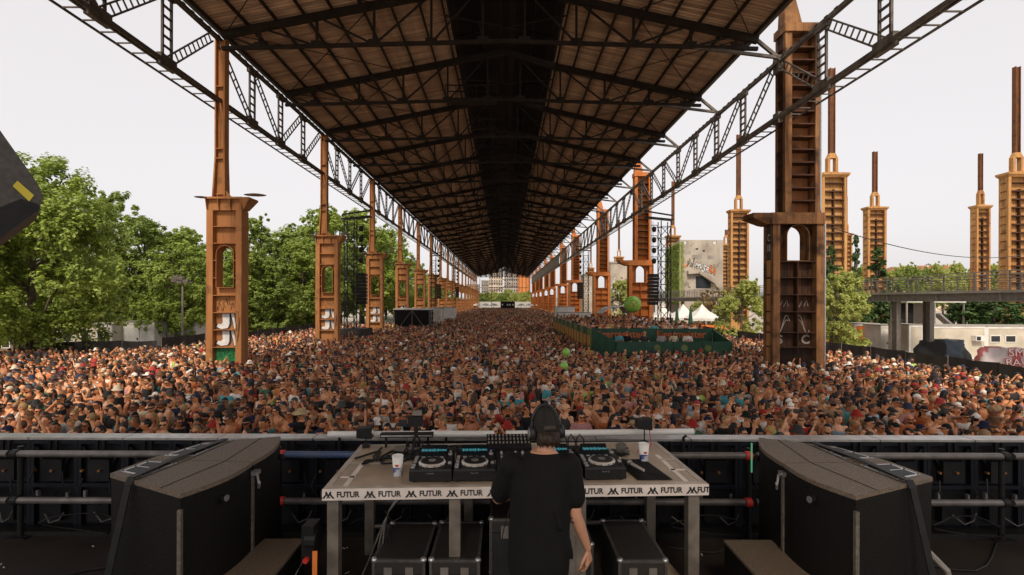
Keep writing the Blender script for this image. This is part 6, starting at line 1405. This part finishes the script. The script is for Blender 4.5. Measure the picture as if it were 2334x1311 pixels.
mi_ = empty('microphone', (0,0,0), 'silver hand microphone lying on the black cloth', 'microphone'); obj('handle', MB().tube([(.035,-.09,.02), (-.02,.06,.022)], [.011,.016], 12), m_jog, mi_); obj('grille', MB().ell((-.028,.085,.024), (.024,.027,.024), 12, 8), m_alu, mi_); obj('ring', MB().tube([(-.019,.058,.022), (-.022,.066,.022)], .02, 12), m_blk, mi_); place(mi_, (1.10+1.35)/2.92, .28, .02)
# cables on and below the table
def cab(pts_, r_, label, mat=m_blk, group='cables on the table'):
    m = MB(); q = []
    for i in range(len(pts_)-1):
        for t in (0, .25, .5, .75):
            p0, p1, p2, p3 = pts_[max(i-1,0)], pts_[i], pts_[i+1], pts_[min(i+2, len(pts_)-1)]
            q.append(.5*((2*p1) + (p2-p0)*t + (2*p0-5*p1+4*p2-p3)*t*t + (3*p1-p0-3*p2+p3)*t**3))
    q.append(pts_[-1]); tag(obj('cable', m.tube(q, r_, 7), mat, None, tuple(q[0])), label, 'cable', group)
rq = random.Random(31)
for k in range(11):
    u0 = .06 + .025*k; pts_ = [T(u0+rq.uniform(-.04,.04)+i*.028, .68+rq.uniform(-.06,.3), ZTB+.008+.006*k*.3) for i in range(7)]; cab(pts_, .009, 'black cable tangled on the table between lamp and tripod')
for k in range(8):
    pts_ = [T(.05+.02*k+.022*i+rq.uniform(-.03,.03), .5+.035*k+rq.uniform(-.03,.16), ZTB+.01+.004*k+(.05 if i == 3 and k % 2 else 0)) for i in range(7)]; cab(pts_, .008, 'black cable coiled between the paper cup and the table corner', m_blk, 'coiled cables by the cup')
for k in range(6):
    pts_ = [T(.66+.04*i+rq.uniform(-.02,.02), .66+rq.uniform(-.05,.2), ZTB+.008+.004*k) for i in range(6)]; cab(pts_, .008, 'black cable lying behind the media players right of the performer', m_blk, 'cables behind the players')
for k in range(5):
    x = -1.05+.05*k; pts_ = [Vector((x+.25, 3.95, ZTB-.1)), Vector((x+.12-.05*k, 3.9, 2.8)), Vector((x-.02, 3.85, 2.45)), Vector((x-.1+.06*k, 3.8, 2.2)), Vector((x+.1, 3.75, ZS+.02)), Vector((x+.3, 3.95, ZS+.02))]; cab(pts_, .007, 'pale cable dropping from the table to the floor by the leg', m_pipe if k < 3 else m_blk, 'cables under the table')
for k in range(5):
    pts_ = [Vector((-1.0+.17*math.cos(t)+rq.uniform(-.03,.03), 3.95+.2*math.sin(t)+rq.uniform(-.03,.03), ZS+.015+.012*k)) for t in [i*.7 for i in range(10)]]; cab(pts_, .008, 'coiled cable on the stage floor beside the flight cases', m_blk if k % 2 else m_grey, 'coils under the table')
# flight cases
def case(x0, x1, y0, y1, h, label):
    c = empty('flight_case', ((x0+x1)/2, (y0+y1)/2, ZS), label, 'flight case'); z0 = ZS+.06
    obj('box', MB().box(x0+.008, x1-.008, y0+.008, y1-.008, z0, ZS+h-.12), m_casebody, c); obj('lid', MB().box(x0+.008, x1-.008, y0+.008, y1-.008, ZS+h-.115, ZS+h-.004), m_casetop, c)
    for a, b in ((x0, x1),): 
        for x in (a, b-.022): obj('edge', MB().box(x, x+.022, y0, y1, ZS+h-.022, ZS+h), m_caseedge, c); obj('edge', MB().box(x, x+.022, y0, y0+.022, z0, ZS+h-.024), m_caseedge, c)
        for y in (y0, y1-.022): obj('edge', MB().box(x0+.024, x1-.024, y, y+.022, ZS+h-.022, ZS+h), m_caseedge, c)
    for x in (x0+.015, x1-.015):
        for y in (y0+.015, y1-.015): obj('corner_ball', MB().ell((x, y, ZS+h-.008), (.026,.026,.022), 10, 7), m_alu, c, smooth=True); obj('caster', MB().tube([(x-.02 if x > x0+.1 else x, y, ZS+.03), (x if x > x0+.1 else x+.02, y, ZS+.03)], .03, 12), m_blk, c)
    for x in (x0+(x1-x0)*.3, x0+(x1-x0)*.7): obj('latch', MB().box(x-.03, x+.03, y0-.004, y0+.006, ZS+h-.16, ZS+h-.06), m_grey, c)
    obj('sticker', MB().box(x0+(x1-x0)*.55, x0+(x1-x0)*.75, y0-.003, y0+.005, ZS+.12, ZS+.18), m_white, c); obj('red_tag', MB().box(x0+(x1-x0)*.62, x0+(x1-x0)*.72, y0-.003, y0+.005, ZS+.24, ZS+.27), m_red, c)
m_casebody = M('case_black', (.014,.013,.013), .5, (.02,.019,.018), 12); m_casetop = M('case_top', (.028,.021,.016), .5, (.022,.019,.017), 6, bmp=.1); m_caseedge = M('case_edge', (.16,.145,.13), .4, (.1,.09,.08), 20, metal=.6)
case(-.99, -.59, 3.62, 4.24, .46, 'black flight case beside the coiled cables under the table'); case(-.56, -.18, 3.62, 4.26, .46, 'black flight case in the middle under the table'); case(.86, 1.23, 3.62, 4.30, .46, 'black flight case under the drink end of the table'); case(-.12, .3, 3.95, 4.5, .62, 'taller black flight case hidden behind the performer'); case(.36, .74, 3.98, 4.5, .4, 'low black flight case between the table legs')
tag(obj('floor_board', MB().hexa([(1.28,3.55,ZS),(1.62,3.55,ZS),(1.5,4.4,ZS),(1.28,4.4,ZS)], [(1.28,3.55,ZS+.03),(1.62,3.55,ZS+.03),(1.5,4.4,ZS+.03),(1.28,4.4,ZS+.03)]), m_ply, None, (1.4, 4, ZS)), 'worn wooden board lying under the drink end of the table', 'board')
# orange strap and black winch at the left leg
ow = empty('orange_strap_winch', (-1.38, 3.5, ZS), 'black winch with red knob on an orange strap at the table leg', 'winch'); obj('strap', MB().beam((-1.375, 3.5, ZS), (-1.39, 3.55, 2.66), .035, .006), m_orange, ow); obj('drum', MB().tube([(-1.47, 3.62, 2.72), (-1.39, 3.62, 2.72)], .085, 16).box(-1.49, -1.4, 3.55, 3.68, 2.58, 2.84), m_blk, ow); obj('knob', MB().tube([(-1.45, 3.52, 2.6), (-1.45, 3.55, 2.6)], .02, 12), m_red, ow); obj('lead', MB().tube([(-1.47,3.55,2.6),(-1.52,3.52,2.5),(-1.47,3.5,2.4),(-1.42,3.5,2.46)], .006, 7), m_pipe, ow)
bs = empty('floor_cable_bundle', (3.35, 4.0, ZS), 'thick grey cable bundle curling up beside the loudspeaker', 'cable'); obj('bundle', MB().tube([(3.05, 3.5, ZS+.62), (3.14, 3.42, ZS+.5), (3.17, 3.4, ZS+.3), (3.1, 3.42, ZS+.12), (2.98, 3.5, ZS+.04)], .022, 10), m_grey, bs)
for k, pts_ in enumerate([[Vector((-4.2, 3.6, ZS+.01)), Vector((-3.8, 4.2, ZS+.01)), Vector((-3.3, 4.4, ZS+.01)), Vector((-2.7, 4.7, ZS+.01))], [Vector((3.1, 4.2, ZS+.01)), Vector((3.6, 4.5, ZS+.01)), Vector((4.2, 4.3, ZS+.01)), Vector((4.9, 4.8, ZS+.01))], [Vector((1.6, 4.7, ZS+.01)), Vector((2.0, 4.6, ZS+.01)), Vector((2.3, 4.75, ZS+.01)), Vector((3.2, 4.7, ZS+.01))]]): cab(pts_, .009, 'black cable snaking across the stage floor to the panels', m_blk, 'cables on the stage floor')
sc2 = MB(); rk2 = random.Random(6)
for k in range(70):
    x, y, a = rk2.uniform(-5.5, 5.5), rk2.uniform(2.2, 4.85), rk2.uniform(0, 3.1); L = rk2.uniform(.01, .05); sc2.beam((x, y, ZS+.003), (x+L*math.cos(a), y+L*math.sin(a), ZS+.003), .008, .002)
tag(obj('floor_litter', sc2, m_tape), 'scraps of pale tape littering the stage floor', 'litter', kind='stuff')
# ------------------------------------------------------------------ performer
def performer():
    # local: faces +y, origin at the feet
    H = Matrix.Rotation(R(14), 3, 'Z') @ Matrix.Rotation(R(-14), 3, 'X'); HPd = Vector((.055, .07, 1.50))
    def Th(p): return HPd + H @ Vector((p[0], -p[1], p[2]))
    b = MB()
    b.loft([(.86,.13,.1,0,0),(.95,.17,.125,0,0),(1.1,.155,.11,0,.005),(1.25,.175,.12,.005,.01),(1.38,.19,.115,.01,.025),(1.45,.15,.085,.02,.04),(1.5,.08,.062,.03,.05)], 20)
    Hm = H @ Matrix.Rotation(math.pi, 3, 'Z')
    b.ell(Th((0,0,.125)), (.077,.097,.108), 18, 12, Hm); b.ell(Th((0,-.022,.075)), (.062,.072,.078), 14, 9, Hm); b.ell(Th((0,-.05,.035)), (.034,.035,.03), 10, 7, Hm); b.capsule(Th((0,-.096,.118)), Th((0,-.113,.09)), .011, .0155, 8)
    for s in (-1, 1): b.ell(Th((s*.08,.008,.1)), (.012,.02,.031), 10, 7, Hm); b.ell(Th((s*.032,-.088,.122)), (.02,.012,.012), 8, 6, Hm)
    b.capsule((.03,.05,1.43), Th((0,.01,.06)), .06, .056, 14)
    for s in (-1, 1): b.capsule((s*.09,0,.9), (s*.11,.02,.5), .088, .058); b.capsule((s*.11,.02,.5), (s*.12,-.02,.09), .06, .04); b.capsule((s*.12,-.03,.045), (s*.135,.14,.035), .045, .036)
    shL, elL, wrL = Vector((-.195,.03,1.415)), Vector((-.285,.12,1.19)), Vector((-.15,.40,1.12)); shR, elR, wrR = Vector((.2,.02,1.41)), Vector((.235,-.02,1.14)), Vector((.325,.03,.925))
    for sh, el, wr, s in ((shL,elL,wrL,-1),(shR,elR,wrR,1)):
        b.ell(sh, (.064,.064,.066), 12, 8); b.capsule(sh, el, .054, .043); mid = el.lerp(wr, .3); b.capsule(el, mid, .043, .043); b.capsule(mid, wr, .043, .028)
    hb_ = MB(); 
    hand(b, wrL, (.35,.9,-.2), (0,0,-1), 1, .5, 1.05); hand(b, wrR, (.12,.1,-1), (-.75,.55,0), -1, .85, 1.08)
    sh = MB()                                        # loose t-shirt
    sh.loft([(.80,.205,.155,-.01,-.005),(.9,.21,.16,-.008,-.005),(1.05,.205,.15,-.005,0),(1.2,.205,.145,0,.005),(1.33,.21,.14,.005,.02),(1.41,.195,.118,.012,.03),(1.46,.145,.092,.02,.04),(1.495,.085,.075,.028,.05)], 26)
    rs = random.Random(4)
    for k in range(16):
        a = rs.uniform(0, 6.28); z = rs.uniform(.84, 1.3); x, y = .198*math.cos(a), .145*math.sin(a); sh.capsule((x, y, z), (x+rs.uniform(-.05,.05), y*1.02, z-rs.uniform(.08,.2)), .012, .016, 6)
    sh.ell(shL, (.085,.085,.08), 12, 8); sh.capsule(shL, shL.lerp(elL, .8), .08, .076); sh.ell(shR, (.085,.085,.085), 12, 8); sh.capsule(shR, shR.lerp(elR, .6)+Vector((.008,0,0)), .08, .08)
    tr = MB(); tr.loft([(.78,.12,.11,0,0),(.86,.185,.14,0,0),(.98,.18,.135,0,0)], 18)
    for s in (-1, 1): tr.capsule((s*.09,0,.88), (s*.112,.02,.5), .105, .085); tr.capsule((s*.112,.02,.5), (s*.12,-.01,.1), .083, .075)
    me = remesh_all([(b, .0068, 16000, 2), (sh, .011, 7000, 3), (tr, .014, 3000, 2)])
    root = empty('person', (.215, 2.87, ZS), 'person in black t-shirt, cap and headphones, back turned, at the table', 'person'); root.scale = (.88, .93, 1.0)
    def part(nm, me_, mat, col):
        me_.materials.append(mat); o = bpy.data.objects.new(nm, me_); COL.objects.link(o); o.parent = root; o.color = (*col, 1); return o
    part('body', me[0], m_skin, (.50,.25,.15)); part('t_shirt', me[1], m_cloth, (.0065,.006,.0058)); part('trousers', me[2], m_cloth, (.01,.01,.011))
    base = Vector((.215, 2.87, ZS))
    def hp(nm, mb, mat, col, par=root, smooth=True):
        v = [(HPd + H @ Vector((p[0], -p[1], p[2]))) for p in mb.v]; m2 = MB(); m2.v = [tuple(q) for q in v]; m2.f = [f[::-1] for f in mb.f]
        o = bpy.data.objects.new(nm, m2.mesh(nm, mat, (0,0,0), smooth)); COL.objects.link(o); o.parent = par; o.color = (*col, 1); return o
    hr = MB().ell((0,.008,.122), (.083,.1,.108), 22, 16, keep=lambda p: p.z < .03 and p.y > -.02 and p.z > -.1)
    rh = random.Random(3)
    for k in range(90): a = rh.uniform(.15, math.pi-.15); x, y = .078*math.cos(a), .012+.092*math.sin(a); hr.tube([(x, y, .1), (x*1.03, y*1.05, .05), (x*.95+rh.gauss(0,.006), y*.96, .025+rh.uniform(-.012,.015))], [.008,.007,.002], 5)
    hp('hair', hr, m_hair, (.035,.019,.011))
    cp_ = MB().ell((0,.004,.14), (.092,.109,.116), 26, 18, keep=lambda p: p.z > -.04 + (.03 if p.y > .06 and abs(p.x) < .035 and p.z < .03 else 0))
    n_ = 10; cp_.add([(.078*math.cos(R(180*i/n_)), -.085*math.sin(R(180*i/n_))-.05, .13) for i in range(n_+1)] + [(.084*math.cos(R(180*i/n_)), -.16*math.sin(R(180*i/n_))-.05, .112) for i in range(n_+1)], [(i, i+1, i+n_+2, i+n_+1) for i in range(n_)])
    c_ = hp('cap', cp_, m_cloth, (.022,.020,.017))
    hp('cap_strap', MB().tube([(.05*math.sin(t), .004+.109*math.cos(t*.5)*.98, .112) for t in [-1+.2*i for i in range(11)]], .007, 6), m_cloth, (.015,.014,.013), c_)
    for a in (0, 1.05, 2.09): hp('cap_seam', MB().tube([(.0928*math.cos(a)*math.sin(t), .004+.11*math.sin(a)*math.sin(t), .14+.117*math.cos(t)) for t in [-1.45+.29*i for i in range(11)]], .002, 4), m_cloth, (.012,.011,.01), c_)
    hp('cap_button', MB().ell((0,.004,.257), (.01,.01,.006), 8, 6), m_cloth, (.02,.02,.02), c_)
    hd = hp('headphones', MB().tube([(.105*math.cos(t), -.005, .11+.158*math.sin(t)) for t in [R(-4+188*i/18) for i in range(19)]], .011, 8), m_plain, (.012,.012,.013))
    for s in (-1, 1): hp('ear_cup', MB().tube([(s*.082,.0,.1), (s*.125,.0,.1)], [.046,.04], 18), m_plain, (.012,.012,.013), hd); hp('cup_ring', MB().tube([(s*.125,0,.1), (s*.128,0,.1)], .026, 16), m_plain, (.2,.19,.18), hd)
    tt = bpy.data.objects.new('arm_tattoo', MB().tube([(.213+.0455*math.cos(t), -.005+.0455*math.sin(t), 1.125+.01*math.sin(3*t)) for t in [-2.6+.25*i for i in range(9)]], .003, 5).tube([(.213+.0455*math.cos(t), -.005+.0455*math.sin(t), 1.108) for t in [-2.4+.25*i for i in range(8)]], .003, 5).mesh('arm_tattoo', m_txtblk)); COL.objects.link(tt); tt.parent = root
    return root
performer()
cab([T((.16+1.35)/2.92, .06, ZTB+.1), Vector((.0, 3.4, 2.9)), Vector((-.02, 3.3, 2.6)), Vector((.05, 3.2, 2.3))], .004, 'thin headphone lead hanging from the mixer', m_blk, 'cables on the table')
